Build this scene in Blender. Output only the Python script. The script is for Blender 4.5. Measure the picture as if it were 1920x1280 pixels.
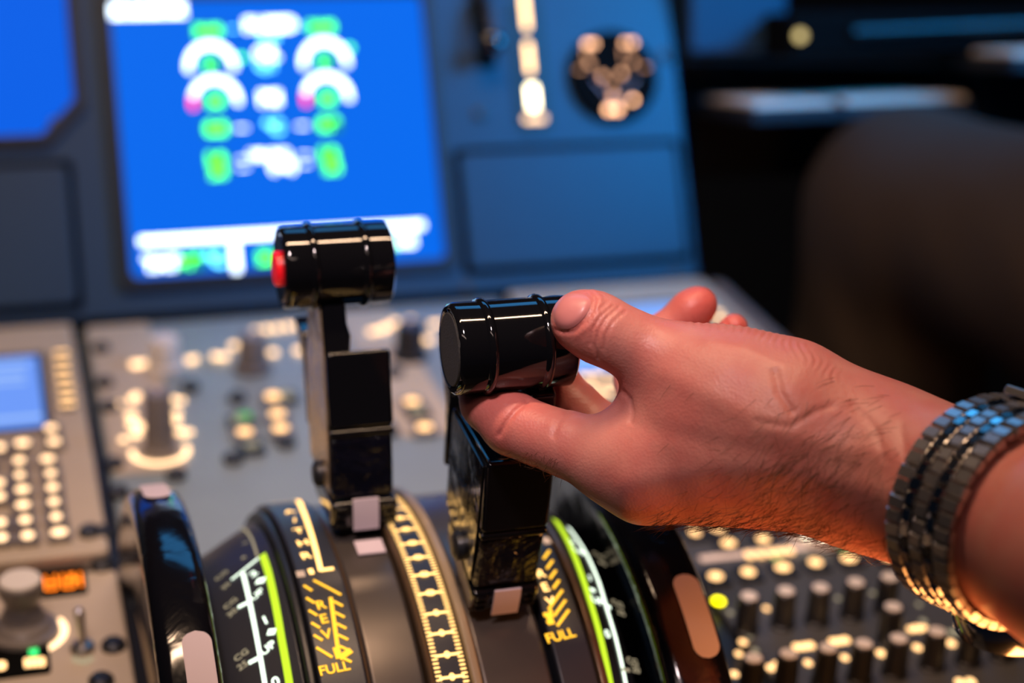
import bpy, bmesh, math, random
import numpy as np
from mathutils import Vector, Matrix
random.seed(7); np.random.seed(7)
SC = bpy.context.scene
for o in list(bpy.data.objects): bpy.data.objects.remove(o)
COL = SC.collection
PI = math.pi
# ------------------------------------------------------------------ camera
FPX = 3234.0                                   # focal length in pixels of a 1920 wide frame
def nz(v):
    v = np.array(v, float); return v/np.linalg.norm(v)
cX = nz([11040, 870, FPX]); cF = nz([-1060, 1427, FPX]); cF = nz(cF-cX*(cF@cX))
cN = np.cross(cX, cF); cV = nz([-.087, 1, .07]); cV = nz(cV-cX*(cV@cX))
if cN@cV < 0: cN = -cN
EL = math.radians(12)                          # slope of the pedestal top
cY = cF*math.cos(EL)-cN*math.sin(EL); cZ = cF*math.sin(EL)+cN*math.cos(EL)
MW = np.stack([cX, cY, cZ])                    # (right, up, depth) -> world
EYE = np.array([0, 0, 1.0])
cam_d = bpy.data.cameras.new('camera'); cam = bpy.data.objects.new('camera', cam_d); COL.objects.link(cam)
R_, U_, D_ = MW@np.array([1, 0, 0]), MW@np.array([0, 1, 0]), MW@np.array([0, 0, 1])
cam.matrix_world = Matrix([[R_[0], U_[0], -D_[0], EYE[0]], [R_[1], U_[1], -D_[1], EYE[1]], [R_[2], U_[2], -D_[2], EYE[2]], [0, 0, 0, 1]])
cam_d.sensor_width = 36; cam_d.lens = 36*FPX/1920
cam_d.dof.use_dof = True; cam_d.dof.focus_distance = .547; cam_d.dof.aperture_fstop = 4.8; cam_d.dof.aperture_blades = 0
cam_d.clip_start = .02
SC.camera = cam
# ------------------------------------------------------------------ world, lights, exposure
SC.view_settings.view_transform = 'Standard'; SC.view_settings.look = 'None'
SC.view_settings.gamma = 1; SC.view_settings.exposure = 0.0; SC.view_settings.use_curve_mapping = False
W = bpy.data.worlds.new('cockpit_gloom'); SC.world = W; W.use_nodes = True
W.node_tree.nodes['Background'].inputs[0].default_value = (.05, .1, .2, 1)
W.node_tree.nodes['Background'].inputs[1].default_value = .035
def area(name, loc, target, size, power, color, sy=None, spread=None):
    l = bpy.data.lights.new(name, 'AREA'); l.energy = power; l.color = color; l.size = size
    if sy: l.shape = 'RECTANGLE'; l.size_y = sy
    if spread: l.spread = math.radians(spread)
    o = bpy.data.objects.new(name, l); COL.objects.link(o); o.location = loc
    o.rotation_euler = (Vector(target)-Vector(loc)).to_track_quat('-Z', 'Y').to_euler(); return o
area('dome_light', (-.35, -.45, 1.75), (.2, .56, 1.0), 1.1, 1.3, (1, .74, .64), .10)
area('windscreen_daylight', (.45, 1.35, 1.85), (.3, .6, .85), .9, 1.8, (.06, .42, 1), .30)
area('side_window_daylight', (.84, .60, 1.30), (.44, 1.04, 1.00), .40, 1.35, (.0, .36, 1), .30, 46)
area('warm_streak_strip', (.06, .42, 1.92), (.08, .76, .78), .9, 3.6, (1, .66, .42), .06, 95)  # unseen strip added for gold streaks on the grips and a warm pedestal
area('under_hand_fill', (.29, .42, .765), (.27, .56, .93), .08, .27, (1, .38, .10))  # unseen orange fill added for the rim along the hand's underside
sl = bpy.data.lights.new('hand_fill_spot', 'SPOT'); sl.energy = 52; sl.color = (1, .77, .77); sl.spot_size = math.radians(20); sl.spot_blend = 1; sl.shadow_soft_size = .07  # added spot, brightens the hand and spares the panel
so_ = bpy.data.objects.new('hand_fill_spot', sl); COL.objects.link(so_); so_.location = (-.12, -.12, 1.75)
so_.rotation_euler = (Vector((.138, .57, .945))-Vector(so_.location)).to_track_quat('-Z', 'Y').to_euler()

# ------------------------------------------------------------------ pixel helpers
def ray(px, py): return MW@np.array([(px-960)/FPX, (640-py)/FPX, 1.])
def at(px, py, d): return ray(px, py)*d+EYE
def proj(P):
    c = MW.T@(np.asarray(P, float)-EYE); return 960+c[0]/c[2]*FPX, 640-c[1]/c[2]*FPX, c[2]
wV = MW@cV; pn = np.cross([1, 0, 0], wV)       # instrument panel plane, pn points away
pn = nz(pn if pn[1] > 0 else -pn)
a_, b_ = ray(248, 270), ray(787, 255); b_ = b_*(pn@a_)/(pn@b_)
PP = a_*(.175/np.linalg.norm(b_-a_))
def on_panel(px, py, h=0):                     # (u, v) on the instrument panel
    r = ray(px, py); P = r*((pn@PP-h)/(pn@r)); return np.array([P[0], (P-PP)@wV])
def panel_pt(u, v, h=0): return np.array([u, 0, 0])+np.array([0, PP[1], PP[2]])+wV*v-pn*h+EYE
r_ = ray(700, 577); PE = r_*((pn@PP)/(pn@r_))
Fw = np.array([0, math.cos(EL), math.sin(EL)]); Nw = np.array([0, -math.sin(EL), math.cos(EL)])
def on_ped(px, py, h=0):
    r = ray(px, py); P = r*((Nw@PE+h)/(Nw@r)); return np.array([P[0], (P-PE)@Fw])
def ped_pt(u, v, h=0): return np.array([u, PE[1], PE[2]])+Fw*v+Nw*h+EYE
# ------------------------------------------------------------------ materials
def mat(name, col, rough=.5, metal=0, emit=None, es=0, coat=0, sub=0, bump=None, spec=.5, noise=None):
    m = bpy.data.materials.new(name); m.use_nodes = True; nt = m.node_tree; b = nt.nodes['Principled BSDF']
    b.inputs['Base Color'].default_value = (*col, 1); b.inputs['Roughness'].default_value = rough
    b.inputs['Metallic'].default_value = metal; b.inputs['Coat Weight'].default_value = coat
    b.inputs['Specular IOR Level'].default_value = spec
    if emit: b.inputs['Emission Color'].default_value = (*emit, 1); b.inputs['Emission Strength'].default_value = es
    tc = nt.nodes.new('ShaderNodeTexCoord')
    if noise:
        nzt = nt.nodes.new('ShaderNodeTexNoise'); nzt.inputs['Scale'].default_value = noise[0]; nzt.inputs['Detail'].default_value = 5
        nt.links.new(tc.outputs['Object'], nzt.inputs['Vector'])
        mx = nt.nodes.new('ShaderNodeMix'); mx.data_type = 'RGBA'; mx.inputs[6].default_value = (*col, 1)
        mx.inputs[7].default_value = (*noise[1], 1); nt.links.new(nzt.outputs['Fac'], mx.inputs[0])
        nt.links.new(mx.outputs[2], b.inputs['Base Color'])
    if bump:
        nb = nt.nodes.new('ShaderNodeTexNoise'); nb.inputs['Scale'].default_value = bump[0]; nb.inputs['Detail'].default_value = 4
        if len(bump) > 3: nb.inputs['Distortion'].default_value = bump[3]
        bp = nt.nodes.new('ShaderNodeBump'); bp.inputs['Strength'].default_value = bump[1]; bp.inputs['Distance'].default_value = bump[2]
        nt.links.new(tc.outputs['Object'], nb.inputs['Vector']); nt.links.new(nb.outputs['Fac'], bp.inputs['Height'])
        nt.links.new(bp.outputs['Normal'], b.inputs['Normal'])
    return m
def glow(name, col, s): return mat(name, (0, 0, 0), .6, 0, col, s, spec=.1)
M = dict(
 black=mat('gloss_black_lacquer', (.004, .004, .005), .07, coat=.4, bump=(60, .04, .001)),
 crinkle=mat('gloss_black_crinkled', (.004, .004, .008), .12, coat=.4, bump=(48, .7, .005, 2.2)), blackside=mat('gloss_black_side', (.006, .005, .004), .09, coat=.5, bump=(70, .35, .002, .6)),
 lever_side=mat('gold_reflection_lever_side', (.55, .40, .24), .24, .7, bump=(60, .6, .003, 1.)),  # golden reflection of the lit panels put into the base colour
 matte=mat('matte_charcoal_cap', (.035, .033, .032), .62, bump=(1500, .5, .0004)),
 dark=mat('dark_plastic', (.012, .013, .016), .4),
 deep=mat('near_black_cavity', (.003, .003, .003), .9, spec=.05),
 panel=mat('slate_blue_panel_paint', (.012, .042, .080), .5, noise=(30, (.010, .036, .072)), bump=(900, .1, .0005)),
 bezel=mat('display_bezel', (.012, .015, .022), .45),
 ped=mat('warm_grey_pedestal_paint', (.50, .41, .31), .5, noise=(60, (.43, .35, .27)), bump=(900, .12, .0005)),
 pedrail=mat('worn_rail_paint', (.30, .22, .13), .35, bump=(700, .2, .0005)),
 strip=mat('charcoal_scale_plate', (.022, .024, .032), .38, bump=(1200, .1, .0004)),
 slot=mat('brushed_lever_track', (.10, .085, .075), .32, .6, bump=(40, .06, .001)),
 ridge=mat('bronze_ridge', (.14, .085, .045), .28, .5),
 cream=mat('cream_plastic_mark', (.55, .46, .50), .6, spec=.25),
 knobgrey=mat('grey_knob', (.16, .14, .135), .4),
 knobcap=mat('pale_knob_cap', (.72, .66, .60), .4),
 steel=mat('polished_steel', (.62, .60, .58), .15, 1.0),
 steel2=mat('brushed_steel', (.50, .47, .45), .28, .9),
 screw=mat('screw_metal', (.30, .28, .26), .3, .9),
 trouser=mat('brown_trouser_cloth', (.030, .018, .011), .9, bump=(500, .3, .001)),
 paper=mat('beige_paper', (.80, .68, .55), .8),
 wallm=mat('dark_cockpit_lining', (.006, .009, .014), .7),
 floorm=mat('dark_cockpit_floor', (.012, .012, .014), .9),
 hair=mat('brown_arm_hair', (.10, .045, .02), .5),
 red=mat('red_button', (.6, .01, .015), .25, 0, (1, .01, .02), .35),
 g_warm=glow('warm_backlight', (1, .56, .23), 2.9), g_white=glow('warm_white_backlight', (1, .62, .33), 3.2),
 g_scale=glow('scale_backlight', (1, .56, .17), 3.4), g_rev=glow('amber_legend', (1, .50, .03), 2.0),
 g_line=glow('pale_legend', (.85, 1, .80), 2.2), g_green=glow('yellow_green_band', (.60, .88, .03), 1.25),
 bright_column=glow('bright_column', (1, .86, .50), 9), g_dim=glow('dim_legend', (.8, .66, .42), .55), g_led=glow('green_lamp', (.05, .9, .2), 1.6), g_yel=glow('yellow_lamp', (1, .85, 0), 5),
 g_seg=glow('orange_segments', (1, .20, .01), 3.5), g_tri=glow('pink_triangle', (1, .62, .42), .8),
 s_blue=glow('blue_screen', (.0, .125, .75), 1.15), s_blue2=glow('blue_screen_plain', (.0, .125, .85), .95), s_lilac=glow('lilac_screen', (.16, .33, .95), 1.0),
 s_white=glow('screen_white', (.75, .88, 1), 4.5), s_green=glow('screen_green', (.09, 1, .04), 4.2), s_cyan=glow('screen_cyan', (.15, .75, 1), 4.0),
 s_red=glow('screen_red', (1, .03, .08), 3.5), s_txt=glow('screen_text_pale', (.55, .72, 1), 2.2), s_green2=glow('button_green_legend', (.02, .5, .1), .9),
)
# ------------------------------------------------------------------ object helpers
def origin_of(o):
    p = np.zeros(3)
    while o: p += np.array(o.location); o = o.parent
    return p
def thing(name, label, cat, loc, group=None):
    o = bpy.data.objects.new(name, None); o.empty_display_size = .01; COL.objects.link(o)
    o.location = tuple(loc); o['label'] = label; o['category'] = cat
    if group: o['group'] = group
    return o
def mk(name, verts, faces, m, parent=None, smooth=True, bevel=0, seg=2, label=None, kind=None):
    off = origin_of(parent); me = bpy.data.meshes.new(name)
    if parent is None and len(verts): off = np.array(verts, float).mean(0); 
    me.from_pydata([tuple(np.asarray(v, float)-off) for v in verts], [], [tuple(int(i) for i in f) for f in faces]); me.validate()
    ms = m if isinstance(m, (list, tuple)) else [m]
    for q in ms: me.materials.append(M[q] if isinstance(q, str) else q)
    bm = bmesh.new(); bm.from_mesh(me); bmesh.ops.recalc_face_normals(bm, faces=bm.faces); bm.to_mesh(me); bm.free()
    o = bpy.data.objects.new(name, me); COL.objects.link(o)
    if parent: o.parent = parent
    else: o.location = tuple(off)
    if smooth:
        me.polygons.foreach_set('use_smooth', [True]*len(me.polygons))
    if bevel:
        bv = o.modifiers.new('bevel', 'BEVEL'); bv.width = bevel; bv.segments = seg; bv.limit_method = 'ANGLE'; bv.angle_limit = math.radians(35)
        bv.harden_normals = True
    elif smooth: 
        me.set_sharp_from_angle(angle=math.radians(38))
    if label: o['label'] = label
    if kind: o['kind'] = kind
    return o
def tag(o, label, cat, group=None):
    o['label'] = label; o['category'] = cat
    if group: o['group'] = group
    return o
class G:                                        # geometry collector
    def __init__(s): s.v = []; s.f = []
    def add(s, v, f):
        n = len(s.v); s.v += [np.asarray(p, float) for p in v]; s.f += [tuple(i+n for i in q) for q in f]; return s
    def prism(s, poly, fn, h0, h1):             # poly in (u,v); fn maps (u,v,h) to world
        n = len(poly); v = [fn(p[0], p[1], h0) for p in poly]+[fn(p[0], p[1], h1) for p in poly]
        f = [tuple(range(n))[::-1], tuple(range(n, 2*n))]+[(i, (i+1) % n, n+(i+1) % n, n+i) for i in range(n)]
        return s.add(v, f)
    def lathe(s, c, ax, prof, n=32, e=None):    # prof: list of (axial, radius)
        ax = nz(ax); e1 = nz(np.cross(ax, [0.12, .3, 1] if abs(ax[2]) < .9 else [1, 0, 0])) if e is None else nz(e); e2 = np.cross(ax, e1)
        v = []; f = []; m = len(prof)
        for a, r in prof:
            for k in range(n):
                t = 2*PI*k/n; v.append(np.asarray(c)+ax*a+(e1*math.cos(t)+e2*math.sin(t))*r)
        for i in range(m-1):
            for k in range(n):
                f.append((i*n+k, i*n+(k+1) % n, (i+1)*n+(k+1) % n, (i+1)*n+k))
        f.append(tuple(range(n))[::-1]); f.append(tuple((m-1)*n+k for k in range(n)))
        return s.add(v, f)
    def tube(s, pts, r, n=10):
        pts = [np.asarray(p, float) for p in pts]; v = []; f = []
        for i, p in enumerate(pts):
            d = nz(pts[min(i+1, len(pts)-1)]-pts[max(i-1, 0)]); e1 = nz(np.cross(d, [.2, .1, 1])); e2 = np.cross(d, e1)
            rr = r[i] if isinstance(r, (list, tuple)) else r
            for k in range(n): v.append(p+(e1*math.cos(2*PI*k/n)+e2*math.sin(2*PI*k/n))*rr)
        for i in range(len(pts)-1):
            for k in range(n): f.append((i*n+k, i*n+(k+1) % n, (i+1)*n+(k+1) % n, (i+1)*n+k))
        f.append(tuple(range(n))[::-1]); f.append(tuple((len(pts)-1)*n+k for k in range(n)))
        return s.add(v, f)
    def build(s, name, m, parent=None, **k): return mk(name, s.v, s.f, m, parent, **k)
def rr(cx, cy, w, h, r=None, n=5):
    r = min(w, h)*.5*.98 if r is None else min(r, w*.49, h*.49); out = []
    for sx, sy, a0 in ((1, 1, 0), (-1, 1, 90), (-1, -1, 180), (1, -1, 270)):
        for k in range(n+1):
            a = math.radians(a0+90*k/n); out.append((cx+sx*(w/2-r)+r*math.cos(a), cy+sy*(h/2-r)+r*math.sin(a)))
    return out
def box_pts(fn, u0, u1, v0, v1, h0, h1): return G().prism([(u0, v0), (u1, v0), (u1, v1), (u0, v1)], fn, h0, h1)
_tx = {}
def text_mesh(s, off=.03):                     # 2D text mesh, unit size, centred
    if (s, off) in _tx: return _tx[(s, off)]
    c = bpy.data.curves.new('t', 'FONT'); c.body = s; c.size = 1; c.align_x = 'CENTER'; c.align_y = 'CENTER'; c.offset = off; c.resolution_u = 3; c.fill_mode = 'FRONT'
    o = bpy.data.objects.new('t', c); COL.objects.link(o); bpy.context.view_layer.update()
    me = bpy.data.meshes.new_from_object(o.evaluated_get(bpy.context.evaluated_depsgraph_get()))
    v = [tuple(p.co) for p in me.vertices]; f = [tuple(p.vertices) for p in me.polygons]
    bpy.data.objects.remove(o); bpy.data.curves.remove(c); bpy.data.meshes.remove(me)
    xs = [p[0] for p in v]; ys = [p[1] for p in v]
    cx, cy = (min(xs)+max(xs))/2, (min(ys)+max(ys))/2
    _tx[(s, off)] = ([(a-cx, b-cy) for a, b, _ in v], f); return _tx[(s, off)]
def add_text(g, s, fn, u, v, size, h, rot=0, sx=1, off=.03):
    vs, fs = text_mesh(s, off); c, q = math.cos(rot), math.sin(rot)
    g.add([fn(u+size*sx*(a*c)-size*b*q, v+size*(a*sx*q+b*c), h) for a, b in vs], fs)

# ------------------------------------------------------------------ setting
def rect3(name, p, m):
    o = mk(name, p, [(0, 1, 2, 3), (4, 5, 6, 7), (0, 1, 5, 4), (1, 2, 6, 5), (2, 3, 7, 6), (3, 0, 4, 7)], m, smooth=False); o['kind'] = 'structure'; return o
def boxw(x0, x1, y0, y1, z0, z1): return [(x0, y0, z0), (x1, y0, z0), (x1, y1, z0), (x0, y1, z0), (x0, y0, z1), (x1, y0, z1), (x1, y1, z1), (x0, y1, z1)]
rect3('floor', boxw(-1.2, 1.9, -1, 2, 0, .02), 'floorm')
rect3('wall_front', boxw(-1.2, 1.9, 1.75, 1.8, .02, 2.2), 'wallm')
rect3('wall_right', boxw(1.85, 1.9, -1, 1.75, .02, 2.2), 'wallm')

# ------------------------------------------------------------------ main instrument panel
pl = lambda px, py, h=0: on_panel(px, py, h)
bl = pl(0, 607); u1 = pl(1290, 300)[0]
vb = pl(700, 572)[1]
ip = thing('instrument_panel', 'slate blue centre instrument panel behind the pedestal, holding both lit screens', 'panel', panel_pt(.1, vb, -.03))
g = G().prism([(-.35, vb), (u1, vb), (u1, .17), (-.35, .17)], panel_pt, -.03, 0); g.build('panel_face', 'panel', ip, bevel=.004)
g = G().prism([(-.35, vb-.012), (u1+.004, vb-.012), (u1+.004, vb+.004), (-.35, vb+.004)], panel_pt, -.03, .007); g.build('lower_lip', 'deep', ip, bevel=.002)
# legs of the panel down to the floor behind the pedestal
zb = panel_pt(0, vb-.012, -.03)
mk('support_frame', boxw(-.3, u1-.02, zb[1], zb[1]+.05, .02, zb[2]), [(0, 1, 2, 3), (4, 5, 6, 7), (0, 1, 5, 4), (1, 2, 6, 5), (2, 3, 7, 6), (3, 0, 4, 7)], 'deep', ip, smooth=False)
for px, py in ((1250, 105), (900, 215), (880, 545), (1270, 520)):
    u, v = pl(px, py); G().lathe(panel_pt(u, v, 0), -pn, [(-.001, .0042), (.0008, .0042), (.0016, .003)], 16).build('fastener', 'dark', ip)

def display(name, label, px0, py0, px1, py1, chamfer=0, screen='s_blue', left=None):
    a = pl(px0, py1); b = pl(px1, py0)
    u0 = a[0] if left is None else left
    t = thing(name, label, 'screen', panel_pt((u0+b[0])/2, a[1], 0))
    w = .007
    def outline(e, c):
        x0, x1, y0, y1 = u0-e, b[0]+e, a[1]-e, b[1]+e
        c2 = c+e*.4 if c else .003
        return [(x0, y0+.003), (x0+.003, y0), (x1-c2, y0), (x1, y0+c2), (x1, y1-.003), (x1-.003, y1), (x0+.003, y1), (x0, y1-.003)]
    i, o = outline(0, chamfer), outline(w, chamfer); n = 8
    vs = [panel_pt(*p, -.0) for p in i]+[panel_pt(*p, .004) for p in i]+[panel_pt(*p, .004) for p in o]+[panel_pt(*p, 0) for p in o]
    fs = []
    for k in range(n):
        q = (k+1) % n; fs += [(k, q, n+q, n+k), (n+k, n+q, 2*n+q, 2*n+k), (2*n+k, 2*n+q, 3*n+q, 3*n+k), (3*n+k, 3*n+q, q, k)]
    mk('bezel', vs, fs, 'bezel', t, bevel=.0008)
    G().prism(outline(-.0001, chamfer), panel_pt, .0002, .0012).build('screen_glass', screen, t, smooth=False)
    return t
eng = display('engine_display', 'large square blue screen showing engine dials, centre of the instrument panel', 248, -8, 787, 523)
H1 = .0016
def scr(px, py): return pl(px, py, H1)
def bar(g, px, py, w, h, r=None):               # width and height in metres
    u, v = scr(px, py); g.prism(rr(u, v, w, h, r), panel_pt, .0013, H1)
def txt(g, s, px, py, size, sx=1):
    u, v = scr(px, py); add_text(g, s, panel_pt, u, v, size, H1, 0, sx, .07)
g = G(); txt(g, 'ENGINE', 276, 18, .0115, 1.1); bar(g, 276, 30, .030, .0014, .0005); g.build('page_title', 's_white', eng)
for cx, cy, dial in ((396, 125, 'NONE'), (610, 118, 0), (404, 190, 1), (614, 183, 1)):
    red = dial == 1; g = G(); n = 18; r0, r1 = .0118, .0152
    u, v = scr(cx, cy)
    def arc(g, a0, a1, n):
        p = [(u+r1*math.cos(math.radians(a0+(a1-a0)*k/n)), v+r1*math.sin(math.radians(a0+(a1-a0)*k/n))) for k in range(n+1)]
        q = [(u+r0*math.cos(math.radians(a0+(a1-a0)*k/n)), v+r0*math.sin(math.radians(a0+(a1-a0)*k/n))) for k in range(n+1)][::-1]
        nn = len(p)
        for k in range(n): g.prism([p[k], p[k+1], q[nn-2-k], q[nn-1-k]], panel_pt, .0013, H1)
    arc(g, -8, 165 if red else 190, n); g.build('dial_arc', 's_white', eng)
    if red: g = G(); arc(g, 168, 196, 4); g.build('red_dial_end', 's_red', eng, label='red end of the dial arc')
def label_bars(items, name, m):
    for it in items:
        g = G()
        if name == 'digital_value' and isinstance(it[2], str):
            vs, _f = text_mesh(it[2], .07); wd = (max(a for a, b in vs)-min(a for a, b in vs))*it[3]; u, v = scr(it[0], it[1])
            G().prism(rr(u, v, wd+.002, it[3]*.75+.002, .001), panel_pt, .0012, .0013).build('value_cell', glow('dark_green_cell', (.01, .30, .01), 1), eng)
        if isinstance(it[2], str): txt(g, it[2], it[0], it[1], it[3], it[4] if len(it) > 4 else 1)
        else: bar(g, *it)
        g.build(name, m, eng)
label_bars([(390, 57, '3160', .0078), (603, 50, '3160', .0078), (396, 122, '19', .0080), (610, 116, '19', .0080), (404, 190, '58', .0085), (614, 185, '58', .0085),
            (405, 241, '0.8', .0100), (617, 233, '0.9', .0100), (406, 298, '1.0', .0092), (409, 322, '24', .0090), (617, 288, '1.2', .0092), (623, 313, '24', .0090), (452, 108, .0045, .0035), (655, 90, .004, .004)],
           'digital_value', 's_green')
label_bars([(507, 46, 'F.USED', .0100), (500, 100, 'OIL', .0090), (506, 184, 'PSI', .0105), (505, 292, 'VIB (N1)', .0066), (530, 312, '(N2)', .0080), (453, 240, .0070, .0012), (567, 236, .0070, .0012),
            (456, 298, .0065, .0010), (456, 314, .0065, .0010), (572, 290, .0065, .0010), (572, 308, .0065, .0010)], 'caption', 's_white')
label_bars([(505, 68, 'KG', .0075), (437, 54, .006, .0010), (560, 48, .006, .0010), (500, 122, 'QT', .0085), (513, 237, '\u00b0C', .0095)], 'unit_caption', 's_cyan')
g = G(); a = scr(262, 459); b = scr(795, 431); g.prism([(a[0], a[1]), (b[0], a[1]), (b[0], a[1]+.0042), (a[0], a[1]+.0042)], panel_pt, .0013, H1); g.build('separator_line', 's_white', eng)
g = G(); a = scr(445, 520); g.prism(rr(a[0], a[1]+.010, .0045, .022, .001), panel_pt, .0013, H1); g.build('vertical_divider', 's_white', eng)
label_bars([(303, 493, 'TAT', .0105), (762, 452, 'KG', .008)], 'caption', 's_white')
label_bars([(355, 490, '+19', .0095), (497, 483, '23', .0085), (735, 455, 'H', .008)], 'digital_value', 's_green')
label_bars([(403, 485, '\u00b0C', .0105)], 'unit_caption', 's_cyan')

nav = display('navigation_display', 'plain bright blue screen with a chamfered corner, cut off at the left edge', 0, -60, 118, 257, .020, 's_blue2', left=-.09)
u, v = pl(104, 233); G().lathe(panel_pt(u, v, 0), -pn, [(-.001, .004), (.001, .004), (.002, .0028)], 16).build('fastener', 'screw', ip)
def cover(name, label, p0, p1, left=None):
    a = pl(p0[0], p1[1]); b = pl(p1[0], p0[1]); x0 = a[0] if left is None else left
    t = thing(name, label, 'panel cover', panel_pt((x0+b[0])/2, a[1], 0), 'blank cover plates on the instrument panel')
    # dark reveal groove around it and the raised plate
    G().prism(rr((x0+b[0])/2, (a[1]+b[1])/2, b[0]-x0+.008, b[1]-a[1]+.008, .004), panel_pt, 0, .0006).build('reveal_groove', 'deep', t, smooth=False)
    G().prism(rr((x0+b[0])/2, (a[1]+b[1])/2, b[0]-x0, b[1]-a[1], .004), panel_pt, .0006, .004).build('plate', 'panel', t, bevel=.001)
cover('blank_cover_plate', 'large empty blue cover plate under the gear lever, right of the engine screen', (880, 272), (1262, 505))
cover('blank_cover_plate', 'dark empty cover plate under the cut off blue screen', (0, 312), (124, 578), left=-.08)
# landing gear lever
u, v = pl(906, 60)
t = thing('landing_gear_lever', 'black lever with a round knob right of the engine screen', 'lever', panel_pt(u, v-.02, 0))
G().prism(rr(u, v+.006, .013, .058, .003), panel_pt, 0, .0015).build('slot_plate', 'deep', t)
G().tube([panel_pt(u, v+.03, .0), panel_pt(u, v+.012, .014), panel_pt(u, v-.006, .018)], [.0035, .0035, .003], 12).build('stem', 'dark', t)
G().lathe(panel_pt(u+.0005, v-.012, .018), -pn, [(-.006, .004), (-.004, .0065), (.001, .0072), (.005, .006), (.0065, .003)], 20).build('knob', 'black', t)
# lit gear position scale
u0, _ = pl(985, 30)
t = thing('gear_position_indicator', 'tall glowing warm white indicator column above the blank blue plate', 'indicator', panel_pt(u0, pl(1003, 240)[1], 0))
us = [pl(985, 20, .002), pl(992, 108, .002), pl(999, 182, .002), pl(1003, 222, .002)]
G().prism(rr((us[0][0]+us[3][0])/2, (us[0][1]+us[3][1])/2, .022, .085, .003), panel_pt, 0, .0015).build('backing_plate', 'dark', t)
for (c, w, h, m) in ((us[0], .0035, .024, 'g_dim'), (us[1], .0035, .020, 'g_dim'), (us[2], .0060, .015, 'bright_column'), (us[3], .014, .0035, 'g_white')):
    G().prism(rr(c[0], c[1], w, h, .0015), panel_pt, .0015, .0022).build('light_segment', m if m != 'g_dim' else glow('soft_warm_segment', (1, .62, .28), 5.0), t)
# triple pressure gauge
c0 = pl(1147, 145)
t = thing('brake_pressure_gauge', 'round black triple gauge with glowing orange marks, right of the lit column', 'gauge', panel_pt(c0[0], c0[1]-.028, 0))
G().lathe(panel_pt(c0[0], c0[1], 0), -pn, [(0, .030), (.003, .030), (.004, .028), (.0025, .0265), (.0024, .001)], 40).build('dial_case', 'deep', t)
for i, (px, py, w, h, s) in enumerate([(1103, 82, .0050, .003, 2), (1114, 82, .003, .003, 2), (1172, 80, .0030, .003, 2), (1186, 80, .0040, .003, 2), (1105, 118, .0035, .003, .9), (1186, 116, .0035, .003, .8),
        (1130, 143, .003, .004, 1.2), (1165, 138, .003, .004, 1.2), (1088, 130, .005, .0015, .5), (1210, 126, .005, .0015, .5), (1142, 205, .0045, .0045, 2.4), (1158, 205, .0045, .0045, 2.4), (1187, 187, .003, .003, 3.6), (1150, 178, .0035, .008, .7), (1098, 100, .0012, .008, .5), (1168, 100, .0012, .008, .5)]):
    u, v = pl(px, py, .005); G().prism(rr(u, v, w, h), panel_pt, .0045, .0052).build('gauge_mark', glow('gauge_glow_%s' % 'abcdefghijklmnopq'[i], (1, .50, .27), s*2.6), t)
for a in ((1108, 150), (1190, 150)):
    p = pl(*a); q = pl(1148, 200); G().tube([panel_pt(*q, .0045), panel_pt(*p, .0045)], .0005, 6).build('needle', 'cream', t)
G().lathe(panel_pt(c0[0], c0[1], .0055), -pn, [(0, .0262), (.0005, .026)], 40)

# ------------------------------------------------------------------ first officer's side, far right
def slab(name, label, cat, pts, d, th, m, bevel=.004):
    # upright plate at world distance Y given by depth d at its first corner
    Y = at(*pts[0], d)[1]
    P = [at(px, py, 1)-EYE for px, py in pts]; P = [p*(Y/p[1])+EYE for p in P]
    t = thing(name, label, cat, np.mean(P, 0)-[0, 0, .02])
    v = P+[p+np.array([0, th, 0]) for p in P]; n = len(P)
    mk('body', v, [tuple(range(n)), tuple(range(n, 2*n))[::-1]]+[(i, (i+1) % n, n+(i+1) % n, n+i) for i in range(n)], m, t, bevel=bevel)
    return t, Y
slab('side_instrument_panel', 'plain blue side panel at the top, right of the round gauge', 'panel', [(1292, 103), (1478, 96), (1478, -60), (1292, -60)], 1.12, .04, 'panel')
t, Y = slab('sliding_table', 'black drawer-like box with one small lamp at the top right', 'box', [(1480, 112), (2100, 85), (2100, 14), (1480, 26)], 1.10, .10, 'deep')
P = ray(1500, 67); P = P*((Y-.001)/P[1])+EYE; G().lathe(P, (0, -1, 0), [(0, .0035), (.002, .003)], 14).build('lamp', glow('small_amber_lamp', (.8, .62, .25), 1.6), t)
P0_, P1_ = ray(1600, 60), ray(2050, 40); P0_ = P0_*((Y-.002)/P0_[1])+EYE; P1_ = P1_*((Y-.002)/P1_[1])+EYE
G().tube([P0_, P1_], .003, 8).build('pull_rail', 'dark', t)
slab('console_block', 'dark blue console block below the black drawer box', 'console', [(1300, 330), (1800, 330), (1800, 120), (1300, 112)], 1.22, .06, 'wallm')
slab('side_console', 'dark blue console at the right edge behind the knee', 'console', [(1838, 400), (2100, 400), (2100, 128), (1838, 135)], 1.20, .06, 'panel')
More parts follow.
